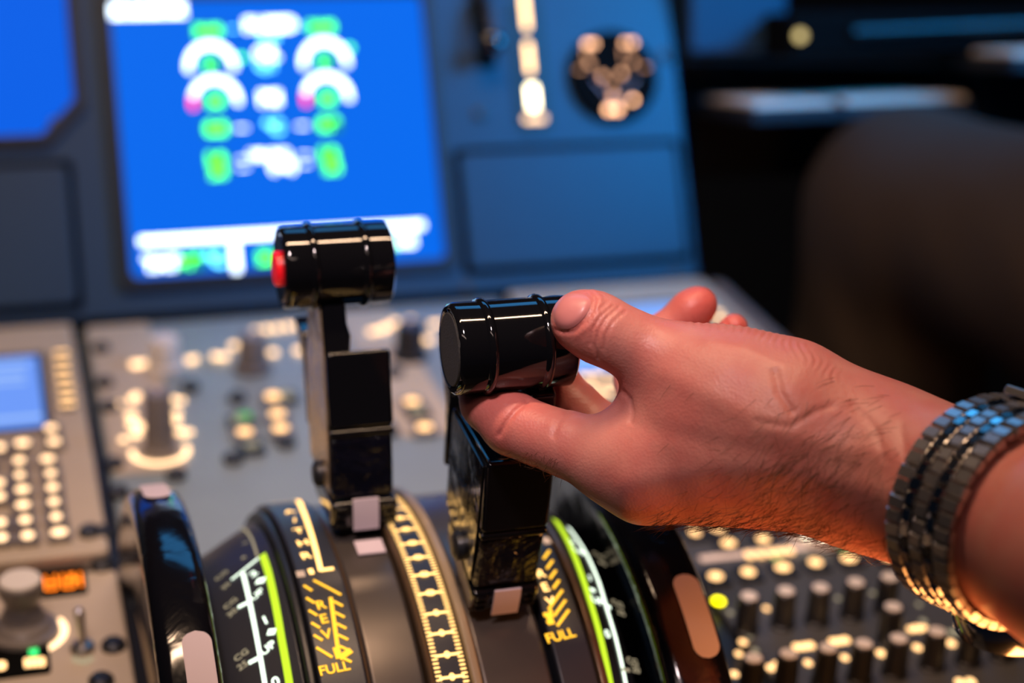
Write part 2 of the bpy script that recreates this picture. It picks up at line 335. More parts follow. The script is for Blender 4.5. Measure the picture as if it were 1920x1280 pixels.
def ledge(name, label, cat, a, b, d, dep, m):
    A = at(a[0], a[1], d); B = ray(*b); B = B*(A[1]/B[1])+EYE; B[2] = A[2]
    t = thing(name, label, cat, (A+B)/2)
    for x0, x1 in (((0, .36), (.42, 1)) if m == 'paper' else ((0, 1),)):
        a1, b1 = A+(B-A)*x0, A+(B-A)*x1
        v = boxw(a1[0], b1[0], A[1]-dep, A[1], A[2]-.002, A[2]+.001)
        mk('sheet' if m == 'paper' else 'ledge_top', v, [(0, 1, 2, 3), (4, 5, 6, 7), (0, 1, 5, 4), (1, 2, 6, 5), (2, 3, 7, 6), (3, 0, 4, 7)], m, t, smooth=False)
    v = boxw(A[0]-.004, B[0]+.004, A[1]-dep-.003, A[1]+.04, A[2]-.012, A[2]-.0025)
    mk('tray', v, [(0, 1, 2, 3), (4, 5, 6, 7), (0, 1, 5, 4), (1, 2, 6, 5), (2, 3, 7, 6), (3, 0, 4, 7)], 'wallm', t, bevel=.002)
ledge('document_tray', 'tray with two blurred beige sheets just above the dark knee', 'tray', (1318, 183), (1690, 180), 1.17, .085, 'paper')
ledge('side_ledge', 'short pale ledge at the far right edge under the black drawer box', 'ledge', (1822, 96), (2100, 90), 1.14, .05, 'paper')

# ------------------------------------------------------------------ pedestal
pv = lambda px, py, h=0: on_ped(px, py, h)
uR = pv(1425, 600)[0]-.004; vf = -.004; vr = -.60
pd = thing('centre_pedestal', 'warm grey pedestal between the seats carrying the levers and keypads', 'pedestal', (ped_pt(.2, -.3)[0], ped_pt(.2, -.3)[1], .02))
prof = [ped_pt(0, vf, -.004), ped_pt(0, vr, -.004)]; yb0, yb1 = prof[1][1], prof[0][1]
v = [];
for x in (-.15, uR): v += [(x, yb0, .02), (x, yb1, .02), (x, yb1, prof[0][2]), (x, yb0, prof[1][2])]
mk('housing', v, [(0, 1, 2, 3), (4, 5, 6, 7), (0, 1, 5, 4), (1, 2, 6, 5), (2, 3, 7, 6), (3, 0, 4, 7)], 'dark', pd, bevel=.012, seg=4)  # dark colour paints deeper shadow into the gaps between units
G().tube([ped_pt(uR-.003, -.012, 0), ped_pt(uR-.003, vr+.02, 0)], .007, 12).build('edge_rail', 'knobgrey', pd)
uL = pv(205, 960)[0]; 
a = pv(243, 1062); b = pv(285, 1278)
G().tube([ped_pt(a[0]+.001, a[1], .003), ped_pt(a[0]+.001, vr+.02, .003)], .0022, 10).build('inner_rail', 'pedrail', pd)

def unit(name, label, cat, u0, u1_, v0, v1, th, m='ped', bevel=.002):
    t = thing(name, label, cat, ped_pt((u0+u1_)/2, (v0+v1)/2, -.004), 'flight computer keypads' if cat == 'keypad' else None)
    G().prism(rr((u0+u1_)/2, (v0+v1)/2, u1_-u0, v1-v0, .004), ped_pt, -.004, th).build('faceplate', m, t, bevel=bevel)
    return t
def ped_key(t, px, py, w, h, face, hk, m='g_warm', leg=None, body='knobgrey'):
    u, v = pv(px, py, face+hk)
    k = G().prism(rr(u, v, w, h, .0012), ped_pt, face, face+hk).build('key', body, t, bevel=.0005)
    lw, lh = leg if leg else (w*.55, h*.5)
    G().prism(rr(u, v, lw, lh), ped_pt, face+hk, face+hk+.0002).build('key_legend', m, k, smooth=False)
def legend(t, px, py, w, h, face, m='g_warm', name='legend'):
    u, v = pv(px, py, face); G().prism(rr(u, v, w, h), ped_pt, face, face+.0003).build(name, m, t, smooth=False)
def fastener(t, px, py, face):
    u, v = pv(px, py, face); G().lathe(ped_pt(u, v, face), Nw, [(0, .0052), (.002, .0050), (.0035, .0035), (.003, .0012)], 18).build('fastener', 'dark', t)
# --- left control display unit (keypad computer)
TH = .008
vm0 = pv(60, 1046, TH)[1]; vm1 = -.004; um1 = pv(172, 830, TH)[0]
lm = unit('flight_computer_keypad', 'tan flight computer with glowing keys and pale blue screen at the left edge', 'keypad', -.095, um1, vm0, vm1-.004, TH)
a = pv(85, 800, TH); b = pv(82, 668, TH)
G().prism(rr((a[0]-.08)/2, (a[1]+b[1])/2, a[0]+.08+.008, b[1]-a[1]+.010, .003), ped_pt, TH, TH+.0006).build('screen_surround', 'dark', lm)
so = G().prism(rr((a[0]-.08)/2, (a[1]+b[1])/2, a[0]+.08, b[1]-a[1], .002), ped_pt, TH+.0006, TH+.0009).build('screen', 's_lilac', lm, smooth=False)
for py, x0, x1, th_ in ((686, -.05, .006, .004), (706, -.05, .004, .0035), (719, -.05, .004, .0025), (786, -.05, .010, .0035)):
    u, v = pv(40, py, TH); G().prism([(x0, v-th_/2), (x1+.004, v-th_/2), (x1+.004, v+th_/2), (x0, v+th_/2)], ped_pt, TH+.0009, TH+.0011).build('text_line', glow('pale_text_line', (.40, .6, 1), 1.0), so, smooth=False)
for px, py in ((115, 661), (117, 677), (118, 694), (120, 710), (124, 727), (126, 744), (127, 758)): ped_key(lm, px, py, .009, .0065, TH, .002, leg=(.0075, .0026))
for px, py, w in ((42, 830, 1.5), (36, 863, 1), (37, 890, .8), (42, 917, 1.3), (43, 946, 1.3), (47, 974, 1), (52, 1003, 1.1), (95, 802, 1.2), (101, 827, 1.25), (89, 860, 1.3), (95, 887, .9), (98, 913, 1.05),
                  (101, 940, .9), (105, 968, .9), (111, 997, 1.5), (0, 838, 1), (-2, 905, 1), (-1, 930, 1), (1, 979, 1), (3, 1007, 1), (-20, 862, 1), (-20, 890, 1)):
    ped_key(lm, px, py, .0105, .0105, TH, .003, m='g_white', leg=(.0036*w*1.25, .0060))
fastener(lm, 168, 1000, TH); fastener(lm, 190, 1003, TH-.002)
# --- right control display unit
vq = pv(1200, 690, TH); 
uA = pv(1062, 640, TH)[0]-.012
rm = unit('flight_computer_keypad', 'flight computer with lilac screen seen through the gap behind the hand', 'keypad', uA, uR-.012, vm0, vm1-.004, TH)
a = pv(1068, 702, TH); b = pv(1262, 569, TH)
G().prism(rr((a[0]+b[0])/2, (a[1]+b[1])/2, b[0]-a[0]+.008, b[1]-a[1]+.010, .003), ped_pt, TH, TH+.0006).build('screen_surround', 'dark', rm)
G().prism(rr((a[0]+b[0])/2, (a[1]+b[1])/2, b[0]-a[0], b[1]-a[1], .002), ped_pt, TH+.0006, TH+.0009).build('screen', mat('lilac_lit_screen', (0, 0, 0), .5, 0, (.22, .42, 1), 1.15), rm, smooth=False)
for px, py in ((1098, 707), (1122, 705), (1106, 728), (1124, 733), (1150, 715), (1345, 588), (1352, 600), (1140, 735), (1360, 618), (1376, 640)): ped_key(rm, px, py, .011, .0105, TH, .003, m='g_white', leg=(.0060, .0060))
# --- centre system control panel
uc0, uc1 = um1+.006, uA-.005
cp = unit('system_control_panel', 'grey panel of round knobs and small glowing buttons behind the levers', 'control panel', uc0, uc1, -.31, vm1-.004, .004, m=mat('grey_console_blue_sheen', (.22, .27, .30), .45, noise=(40, (.19, .23, .26)), bump=(900, .12, .0005)))  # blue sheen from the screen put into the faceplate colour
F4 = .004
a = pv(352, 880, F4); G().prism(rr((uc0+.002+a[0])/2, (a[1]-.010)/2, a[0]-uc0-.002, -a[1]-.010, .003), ped_pt, F4, F4+.0012).build('knob_subpanel', 'ped', cp, bevel=.0005)
a = pv(690, 700, F4); b = pv(800, 700, F4); G().prism(rr((b[0]+a[0])/2, -.10, b[0]-a[0], .17, .003), ped_pt, F4, F4+.0012).build('knob_subpanel', 'ped', cp, bevel=.0005)
F4 = .0053
def big_knob(t, px, py, r=.0085, h=.018, ring=True, capm='knobgrey', face=F4, ringm='g_white', a0=-160, a1=-20, rr_=1.75):
    u, v = pv(px, py, face)
    k = G().lathe(ped_pt(u, v, face), Nw, [(0, r*1.25), (.003, r*1.2), (.0035, r), (h-.001, r*.9), (h, r*.8)], 28).build('knob', capm, t)
    G().prism([(u-.0009, v), (u+.0009, v), (u+.0009, v+r*.8), (u-.0009, v+r*.8)], ped_pt, face+h, face+h+.0004).build('pointer', 'cream', k, smooth=False)
    if ring:
        R0, R1 = r*rr_, r*rr_+.0028; n = 24; gg = G()
        for i in range(n):
            p, q = math.radians(a0+(a1-a0)*i/n), math.radians(a0+(a1-a0)*(i+1)/n)
            gg.prism([(u+R1*math.cos(p), v+R1*math.sin(p)), (u+R1*math.cos(q), v+R1*math.sin(q)), (u+R0*math.cos(q), v+R0*math.sin(q)), (u+R0*math.cos(p), v+R0*math.sin(p))], ped_pt, face, face+.0003)
        gg.build('knob_scale', ringm, t, smooth=False)
big_knob(cp, 310, 690, ring=False, capm='knobcap'); big_knob(cp, 300, 846, r=.0075, h=.032, a0=-195, a1=15, rr_=1.6, capm='knobgrey'); big_knob(cp, 474, 690, ring=False, h=.02); big_knob(cp, 768, 668, ring=False, capm='dark', h=.02)
for px, py, w in ((255, 683, 1.6), (270, 681, 1.2), (290, 658, 1.2), (300, 650, 1), (358, 675, 1.4), (365, 672, 1), (405, 668, 1.3), (420, 669, 1.3), (440, 648, 1.4), (512, 661, 1.3), (560, 657, 1.3), (575, 655, 1.2),
                  (480, 620, 1.2), (500, 617, 1.3), (520, 615, 1.3), (540, 612, 1.3), (560, 610, 1.3), (580, 608, 1.3),
                  (222, 757, .9), (250, 748, 1.4), (255, 742, 1.2), (246, 778, 1.4), (250, 795, 1.6), (262, 800, 1.6), (232, 824, 1), (325, 749, 1.2), (340, 751, 1), (331, 775, 1.2), (330, 790, 1.3), (341, 811, 1.4), (355, 810, 1), (255, 815, 1.3),
                  (698, 622, 1.3), (716, 618, 1.5), (728, 612, 1.3), (742, 604, 1.3), (770, 600, 1.2), (803, 637, 1.5), (812, 608, 1.2), (822, 606, 1)):
    legend(cp, px, py, .0038*w, .0052*w, F4+.0002, 'g_white')
for px, py, m, s in ((512, 742, 'g_warm', 1), (520, 775, 'g_warm', .8), (526, 802, 'g_warm', .8), (450, 786, 'g_dim', 1), (459, 779, 's_green2', 1), (459, 809, 'g_warm', .7), (472, 834, 'g_dim', .5), (772, 752, 'g_warm', .8), (783, 768, 'g_dim', 1), (796, 800, 'g_warm', .8), (535, 740, 'g_dim', 1)):
    ped_key(cp, px, py, .013, .013, F4, .0025, m=m, leg=(.0078, .0062*s+.002), body='dark' if m == 'g_dim' else 'knobgrey')
for px, py in ((445, 748), (536, 832), (708, 748), (730, 810), (357, 727), (190, 655), (196, 720), (205, 765), (214, 872), (222, 925), (330, 892), (437, 862), (740, 700), (152, 812)): 
    if px > 180: fastener(cp, px, py, F4)
# --- left radio panel
RF = .001
rv0 = -.50; rv1 = vm0-.004; ru1 = pv(240, 1062)[0]-.005
rp = unit('radio_panel', 'tan radio panel with orange digits and a toggle switch at the bottom left', 'radio panel', -.095, ru1, rv0, rv1, RF)
u, v = pv(113, 1092, RF); G().prism(rr(u, v, .022, .024, .002), ped_pt, RF, RF+.0008).build('digit_window', 'deep', rp)
def segs(g, u, v, w, h, which):
    t_ = w*.22; S = {'a': (0, h/2, w, t_), 'g': (0, 0, w, t_), 'd': (0, -h/2, w, t_), 'f': (-w/2, h/4, t_, h/2), 'b': (w/2, h/4, t_, h/2), 'e': (-w/2, -h/4, t_, h/2), 'c': (w/2, -h/4, t_, h/2)}
    for q in which: x, y, a, b = S[q]; g.prism([(u+x-a/2, v+y-b/2), (u+x+a/2, v+y-b/2), (u+x+a/2, v+y+b/2), (u+x-a/2, v+y+b/2)], ped_pt, RF+.0008, RF+.001)
for px, w in ((95, 'fbgedc'), (128, 'fbgedcg'), (142, 'bcgf')):
    u, v = pv(px, 1091-(px-95)*.1, RF+.001); gg = G(); segs(gg, u, v, .0042, .0115, w); gg.build('lit_digit', 'g_seg', rp, smooth=False)
big_knob(rp, 45, 1188, r=.0118, h=.006, ring=True, face=RF, a0=-170, a1=30, rr_=1.25)
u, v = pv(45, 1180, RF); k = G().lathe(ped_pt(u, v, RF+.006), Nw, [(0, .0095), (.006, .0065), (.009, .0075), (.0125, .0092), (.0165, .0092), (.0175, .0084)], 30).build('knob', 'knobgrey', rp)
G().lathe(ped_pt(u, v, RF+.0235), Nw, [(0, .0084), (.0008, .0080)], 30).build('knob_cap', 'knobcap', k)
u, v = pv(50, 1234, RF); G().prism(rr(u-.004, v, .026, .026, .002), ped_pt, RF, RF+.001).build('legend_window', 'deep', rp)
legend(rp, 30, 1204, .022, .004, RF+.001, 'g_warm', 'lit_bar'); legend(rp, 63, 1222, .0035, .006, RF+.001, 'g_led', 'status_light'); 
for px in (50, 60, 70, 80): legend(rp, px, 1242-(px-60)*.08, .0019, .0065, RF+.001, 'g_warm')
legend(rp, 2, 1248, .004, .006, RF+.001)
u, v = pv(155, 1218, RF)
k = G().lathe(ped_pt(u, v, RF), Nw, [(0, .0050), (.002, .0050), (.003, .0042), (.0035, .002)], 20).build('toggle_switch', 'screw', rp)
G().tube([ped_pt(u, v, RF+.002), ped_pt(u, v+.002, RF+.010), ped_pt(u-.0005, v+.003, RF+.0165), ped_pt(u-.0005, v+.0032, RF+.0178)], [.0016, .0019, .0023, .0012], 14).build('toggle_bat', 'steel2', k)
for px, py in ((140, 1236), (150, 1240), (160, 1240), (170, 1236)): legend(rp, px, py, .002, .004, RF+.0003, 'g_dim')
for px, py in ((192, 1062), (213, 1213), (190, 1280)): fastener(rp, px, py, RF)
# --- right audio panel
au0 = pv(1300, 1100)[0]+.004
ap = unit('audio_control_panel', 'dark panel of many small black knobs and amber buttons under the wrist', 'audio panel', au0, uR-.012, -.52, vm0-.03, RF, m=mat('blue_grey_panel_paint', (.06, .06, .062), .42, bump=(900, .1, .0005)))
for px, py, w in ((1303, 997, 1), (1347, 989, 1.5), (1366, 1018, 1.4), (1431, 1010, 1.2), (1342, 1080, 1.4), (1403, 1072, 1.3), (1468, 1063, 1.5), (1529, 1054, 1.3), (1592, 1046, 1.5), (1650, 1012, 1.2), (1665, 1043, 1.3), (1640, 995, 1.1)):
    ped_key(ap, px, py, .012, .013, RF, .002, m='g_warm', leg=(.0046*w, .0062), body='dark')
for px, py in ((1457, 1048), (1583, 1030)): legend(ap, px, py, .004, .004, RF+.0002, 's_green2', 'status_light')
a = pv(1313, 1049, RF); b = pv(1587, 1017, RF)
G().prism([(a[0], a[1]-.0022), (b[0], a[1]-.0022), (b[0], a[1]+.0022), (a[0], a[1]+.0022)], ped_pt, RF+.0002, RF+.0006).build('lit_bar', glow('soft_pink_bar', (1, .62, .48), 1.0), ap, smooth=False)
for px in (1405, 1425, 1445, 1462, 1480): legend(ap, px, 1041-(px-1405)*.11, .0035, .006, RF+.0007, 'g_warm')
u, v = pv(1530, 1004, RF); G().lathe(ped_pt(u, v, RF), Nw, [(0, .014), (.003, .0135), (.005, .012), (.0052, .002)], 30).build('lamp_dish', 'knobcap', ap)
for px, py in ((1514, 1002), (1546, 1004)): legend(ap, px, py, .0048, .0062, RF+.0055, glow('bright_lamp', (1, .85, .6), 9), 'lamp')
legend(ap, 1347, 1127, .005, .006, RF+.0002, 'g_yel', 'yellow_light')
def acp_knob(px, py, h=.017):
    u, v = pv(px, py, RF+h)
    k = G().lathe(ped_pt(u, v, RF), Nw, [(0, .0056), (.001, .0056), (.0015, .0050), (h-.0006, .0046), (h, .0040)], 20).build('knob', 'dark', ap)
    G().lathe(ped_pt(u, v, RF+h), Nw, [(0, .0036), (.0004, .0033)], 18).build('knob_cap', 'knobcap', k)
for px, py in ((1405, 1117), (1474, 1107), (1539, 1101), (1605, 1091), (1668, 1081), (1675, 1137), (1413, 1233), (1479, 1225), (1553, 1214), (1620, 1206), (1686, 1196), (1757, 1183), (1825, 1175), (1890, 1165)): acp_knob(px, py)
for px, py, w, s in ((1437, 1141, .8, 0), (1369, 1149, .8, 1), (1571, 1122, .7, 1), (1395, 1172, .6, 1), (1393, 1204, 1, 0), (1404, 1193, .8, 1), (1385, 1226, .9, 0), (1416, 1220, .8, 1), (1515, 1243, 1, 0), (1584, 1233, 1, 0), (1652, 1225, 1.2, 0),
        (1720, 1214, 1.1, 0), (1783, 1206, 1.2, 0), (1445, 1252, 1.1, 0), (1377, 1264, 1, 0), (1495, 1213, 1.2, 0), (1507, 1212, 1.2, 0), (1519, 1210, 1.2, 0), (1563, 1203, 1.2, 0), (1574, 1202, 1.2, 0), (1585, 1200, 1.2, 0),
        (1708, 1180, 1, 0), (1720, 1178, 1.2, 0), (1732, 1177, 1, 0), (1731, 1165, .9, 1), (1780, 1186, 1, 1), (1795, 1184, 1.1, 1), (1800, 1172, 1, 1), (1723, 1133, .7, 1), (1636, 1112, .7, 1), (1800, 1279, 1.2, 0), (1820, 1278, 1.2, 0), (1455, 1245, .9, 0)):
    legend(ap, px, py, .0030*w, .0040*w, RF+.0002, 'g_dim' if s else 'g_warm')

# ------------------------------------------------------------------ thrust quadrant
QC = np.array([0, .627, -.320])+EYE            # hinge line of levers and trim wheels
def qp(x, th, R): return np.array([x, QC[1]+R*math.sin(th), QC[2]+R*math.cos(th)])
class Strip:
    def __init__(s, x0, x1, R0, R1): s.x0, s.x1, s.R0, s.R1 = x0, x1, R0, R1
    def R(s, x): return s.R0+(s.R1-s.R0)*(x-s.x0)/(s.x1-s.x0)
    def P(s, x, th, h=0): return qp(x, th, s.R(x)+h)
    def inv(s, px, py, h=0):                    # pixel -> (x, theta) on this strip
        x, th = (s.x0+s.x1)/2, -.45
        for _ in range(25):
            q = np.array(proj(s.P(x, th, h))[:2]); e = np.array([px, py])-q
            a = (np.array(proj(s.P(x+1e-5, th, h))[:2])-q)/1e-5; b = (np.array(proj(s.P(x, th+1e-4, h))[:2])-q)/1e-4
            d = np.linalg.solve(np.stack([a, b], 1), e); x += np.clip(d[0], -.01, .01); th += np.clip(d[1], -.15, .15)
        return x, th
def arc_solid(st, th0=-1.35, th1=1.1, depth=.03, n=60):
    g = G(); v = []; f = []
    for i in range(n+1):
        th = th0+(th1-th0)*i/n
        v += [st.P(st.x0, th, -depth), st.P(st.x0, th), st.P(st.x1, th), st.P(st.x1, th, -depth)]
    for i in range(n):
        a = 4*i; b = a+4
        f += [(a, a+1, b+1, b), (a+1, a+2, b+2, b+1), (a+2, a+3, b+3, b+2), (a+3, a, b, b+3)]
    f += [(0, 1, 2, 3), (4*n, 4*n+1, 4*n+2, 4*n+3)]
    return g.add(v, f)
q = thing('throttle_quadrant', 'domed throttle quadrant with glowing thrust and trim scales', 'quadrant', (.14, QC[1], QC[2]+.05))
sPL = Strip(.062, .0885, .104, .1186); sAL = Strip(.0922, .1085, .125, .125); sTL = Strip(.1095, .1290, .1225, .1225); sC = Strip(.1313, .1436, .1245, .1245)
sTR = Strip(.1478, .1735, .1225, .1225); sAR = Strip(.175, .1885, .125, .125); sPR = Strip(.193, .2065, .120, .1115)
for nm, st, m, bv in (('trim_scale_plate', sPL, 'strip', .001), ('thrust_scale_plate', sAL, 'strip', .001), ('lever_track', sTL, 'slot', .002), ('thrust_angle_plate', sC, 'strip', .001), ('lever_track', sTR, 'slot', .002), ('thrust_scale_plate', sAR, 'strip', .001), ('trim_scale_plate', sPR, 'strip', .001)):
    arc_solid(st).build(nm, m, q, bevel=bv)
for x0, x1, R, m in ((.0888, .0918, .1225, 'dark'), (.1086, .1094, .1240, 'ridge'), (.1291, .1312, .1262, 'ridge'), (.1438, .1474, .1268, 'pedrail'), (.1890, .1925, .1250, 'ridge')):
    arc_solid(Strip(x0, x1, R, R)).build('guide_ridge', m, q, bevel=.0012)
arc_solid(Strip(.062, .2065, .100, .100), depth=.05).build('inner_drum', 'deep', q)
HL = .00035
def sfn(st): return lambda x, th, h=0: st.P(x, th, h)
def s_line(name, st, pts, w, m, kind_px=True, parent=None):   # polyline of given width (m) through pixel points
    P = [st.inv(*p, HL) for p in pts]; P = [(min(max(x, st.x0+w*.55), st.x1-w*.55), t) for x, t in P]; R = st.R((st.x0+st.x1)/2); g = G()
    Q = []
    for (x0, t0), (x1, t1) in zip(P[:-1], P[1:]):
        n = max(2, int(abs(t1-t0)*R/.002)+1)
        for k in range(n): Q.append((x0+(x1-x0)*k/n, t0+(t1-t0)*k/n))
    Q.append(P[-1]); L = []; Rr = []
    for i, p in enumerate(Q):
        a = Q[max(i-1, 0)]; b = Q[min(i+1, len(Q)-1)]; d = nz([b[0]-a[0], (b[1]-a[1])*R]); nn = (-d[1], d[0])
        L.append(st.P(p[0]+nn[0]*w/2, p[1]+nn[1]*w/2/R, HL)); Rr.append(st.P(p[0]-nn[0]*w/2, p[1]-nn[1]*w/2/R, HL))
    n = len(Q); return mk(name, L+Rr, [(i, i+1, n+i+1, n+i) for i in range(n-1)], m, parent or q, smooth=False)
def s_text(name, st, s, px, py, size, m, rot=0, sx=1):
    x, th = st.inv(px, py, HL); R = st.R(x); g = G()
    add_text(g, s, lambda a, b, h: st.P(x+a, th+b/R, HL), 0, 0, size, 0, rot, sx, .02); return g.build(name, m, q, smooth=False)
zz = lambda a, b: (200+a*.328, 860+b*.328)     # reading frame of one detail view
yy = lambda a, b: (900+a*.2812, 920+b*.2812)
# left trim scale
s_line('green_band', sPL, [zz(890, 545), zz(925, 650), zz(965, 830), zz(1000, 1030), zz(1045, 1290), zz(1075, 1500)], .0024, 'g_green')
s_line('scale_line', sPL, [zz(778, 650), zz(820, 830), zz(865, 1060), zz(905, 1290), zz(930, 1450)], .0014, 'g_line')
s_line('scale_line', sPL, [zz(760, 400), zz(830, 460), zz(862, 560)], .0008, 'g_dim')
s_line('scale_tick', sPL, [zz(712, 690), zz(868, 566)], .0011, 'g_line')
s_line('scale_tick', sPL, [zz(750, 848), zz(822, 812)], .0016, 'g_line')
s_line('scale_tick', sPL, [zz(812, 1166), zz(882, 1130)], .0016, 'g_line')
s_text('scale_digit', sPL, '2', *zz(838, 655), .0052, 'g_line', .25); s_text('scale_digit', sPL, '1', *zz(905, 920), .0056, 'g_line', .15); s_text('scale_digit', sPL, '0', *zz(965, 1272), .0052, 'g_line', .15)
s_line('scale_tick', sPL, [zz(855, 700), zz(905, 690)], .0026, 'g_line'); s_line('scale_tick', sPL, [zz(920, 990), zz(965, 985)], .0024, 'g_line')
s_text('scale_word', sPL, 'UP', *zz(860, 772), .0040, 'g_line', .45); s_text('scale_word', sPL, 'UP', *zz(922, 1078), .0044, 'g_line', .4)
s_text('scale_digit', sPL, 'CG', *zz(655, 665), .0036, 'g_dim', .4); s_text('scale_digit', sPL, '35', *zz(680, 725), .0034, 'g_dim', .4)
s_text('scale_digit', sPL, 'CG', *zz(706, 825), .0036, 'g_dim', .4); s_text('scale_digit', sPL, '30', *zz(716, 878), .0036, 'g_dim', .4)
s_text('scale_digit', sPL, 'CG', *zz(768, 1120), .0036, 'g_dim', .3); s_text('scale_digit', sPL, '25', *zz(776, 1180), .0036, 'g_dim', .3)
s_text('scale_digit', sPL, '4', *zz(780, 565), .0036, 'g_dim', .5); s_text('scale_digit', sPL, '3', *zz(790, 480), .0034, 'g_dim', .6)
# left thrust scale
s_line('detent_line', sAL, [zz(935, 252), zz(1085, 222)], .0016, 'g_scale'); s_line('detent_line', sAL, [zz(1088, 222), zz(1120, 290), zz(1150, 370), zz(1190, 500), zz(1225, 640)], .0018, 'g_scale')
s_line('detent_line', sAL, [zz(1220, 636), zz(1298, 625)], .0016, 'g_scale')
for ch, a, b in (('A', 1045, 300), ('/', 1075, 348), ('T', 1098, 408), ('H', 1122, 478), ('R', 1143, 550)): s_text('scale_letter', sAL, ch, *zz(a, b), .0054, 'g_scale', .12, 1.2)
s_line('detent_dot', sAL, [zz(1155, 645), zz(1182, 640)], .0030, 'g_scale'); s_line('detent_triangle', sAL, [zz(1062, 680), zz(1088, 655), zz(1098, 640)], .0030, 'g_tri')
for i in range(7):
    a0, b0 = 1182-i*0+i*4, 690+i*75-75
    if i > 0: s_line('hatch_stroke', sAL, [zz(1126+(i-1)*14.5, 722+(i-1)*71), zz((1174 if i < 6 else 1215)+(i-1)*15, (752 if i < 6 else 778)+(i-1)*71)], .0010, 'g_rev')
    s_line('hatch_stroke', sAL, [zz((1288 if i else 1245)+i*8.5, (748 if i else 725)+i*64), zz(1340+i*10, 776+i*64)], .0010, 'g_rev')
s_line('hatch_stroke', sAL, [zz(1182, 692), zz(1250, 728)], .0010, 'g_rev')
for ch, a, b in (('R', 1228, 832), ('E', 1243, 912), ('V', 1257, 1000)): s_text('scale_letter', sAL, ch, *zz(a, b), .0056, 'g_rev', .1, 1.05)
s_line('arrow_shaft', sAL, [zz(1280, 790), zz(1300, 930), zz(1318, 1060), zz(1330, 1120)], .0014, 'g_rev'); s_line('arrow_head', sAL, [zz(1308, 1075), zz(1330, 1140)], .0022, 'g_rev'); s_line('arrow_head', sAL, [zz(1398, 1092), zz(1330, 1138)], .0022, 'g_rev')
s_text('scale_word', sAL, 'FULL', *zz(1303, 1195), .0050, 'g_rev', .08)
# right thrust scale
for i in range(7):
    ln = 1.2 if i == 4 else 1.0 if i > 4 else .52
    s_line('hatch_stroke', sAR, [yy(464+i*21.5, 396+i*66), yy(464+i*21.5-78*ln, 396+i*66+108*ln)], .0010, 'g_rev')
for ch, a, b in (('R', 410, 548), ('E', 440, 640), ('V', 475, 735)): s_text('scale_letter', sAR, ch, *yy(a-4, b), .0054, 'g_scale', .1, 1.0)
s_line('arrow_shaft', sAR, [yy(470, 790), yy(478, 865)], .0013, 'g_rev'); s_line('arrow_head', sAR, [yy(400, 868), yy(476, 885)], .0022, 'g_rev'); s_line('arrow_head', sAR, [yy(448, 812), yy(482, 888)], .0022, 'g_rev')
s_line('scale_dot', sAR, [yy(382, 845), yy(400, 815)], .0018, 'g_rev'); s_text('scale_word', sAR, 'FULL', *yy(538, 962), .0052, 'g_rev', .12)
s_line('detent_triangle', sAR, [yy(430, 310), yy(460, 350)], .0028, 'g_tri')
# right trim scale
s_line('green_band', sPR, [yy(500, 190), yy(580, 320), yy(660, 510), yy(730, 720), yy(800, 960), yy(850, 1280), yy(880, 1500)], .0026, 'g_green')
s_line('scale_line', sPR, [yy(655, 275), yy(725, 430), yy(790, 600), yy(850, 800), yy(905, 980), yy(945, 1150), yy(975, 1300)], .0013, 'g_line')
for ch, a, b, m in (('2', 612, 340, 'g_line'), ('UP', 665, 402, 'g_line'), ('1', 733, 578, 'g_line'), ('UP', 785, 730, 'g_line'), ('0', 850, 952, 'g_line'), ('CG', 790, 430, 'g_dim'), ('30', 815, 480, 'g_dim'), ('CG', 915, 750, 'g_dim'), ('25', 940, 810, 'g_dim'), ('CG', 1015, 1135, 'g_dim'), ('20', 1040, 1190, 'g_dim')):
    s_text('scale_digit', sPR, ch, *yy(a, b), .0046 if m == 'g_line' else .0036, m, -.1)
for p in ((yy(725, 430), yy(800, 465)), (yy(735, 655), yy(768, 665)), (yy(845, 765), yy(905, 792))): s_line('scale_tick', sPR, list(p), .0017, 'g_line')
s_line('scale_tick', sPR, [yy(945, 1190), yy(1000, 1195)], .0012, 'g_dim')
# thrust angle ladder between the levers
Rc = sC.R(0); 
for k, yq in enumerate((948, 966, 988, 1015, 1043, 1076, 1112, 1151, 1190, 1232, 1275)):
    xq, th = sC.inv(800, yq, HL); g = G()
    a = [(-.0044, -.00045), (.0044, -.00045), (.0044, .00045), (-.0044, .00045)]
    g.add([sC.P(.1374+p, th+w/Rc, HL) for p, w in a], [(0, 1, 2, 3)]); g.build('ladder_rung', 'g_scale', q, smooth=False)
    g = G(); add_text(g, '0' if k > 6 else '8', lambda a, b, h: sC.P(.1374+a, th+b/Rc, HL*1.6), 0, 0, .0036, 0, 0, 1.1 if k > 6 else 1.8); g.build('ladder_digit', 'g_scale', q, smooth=False)
for sx, nm in ((-1, 'tick_column'), (1, 'tick_column')):
    g = G(); th = .12
    while th > -1.15:
        xa, xb = .1374+sx*.0036, .1374+sx*.0056
        g.add([sC.P(xa, th, HL), sC.P(xb, th, HL), sC.P(xb, th-.0042, HL), sC.P(xa, th-.0042, HL)], [(0, 1, 2, 3)]); th -= .0125
    g.build(nm, 'g_scale', q, smooth=False)

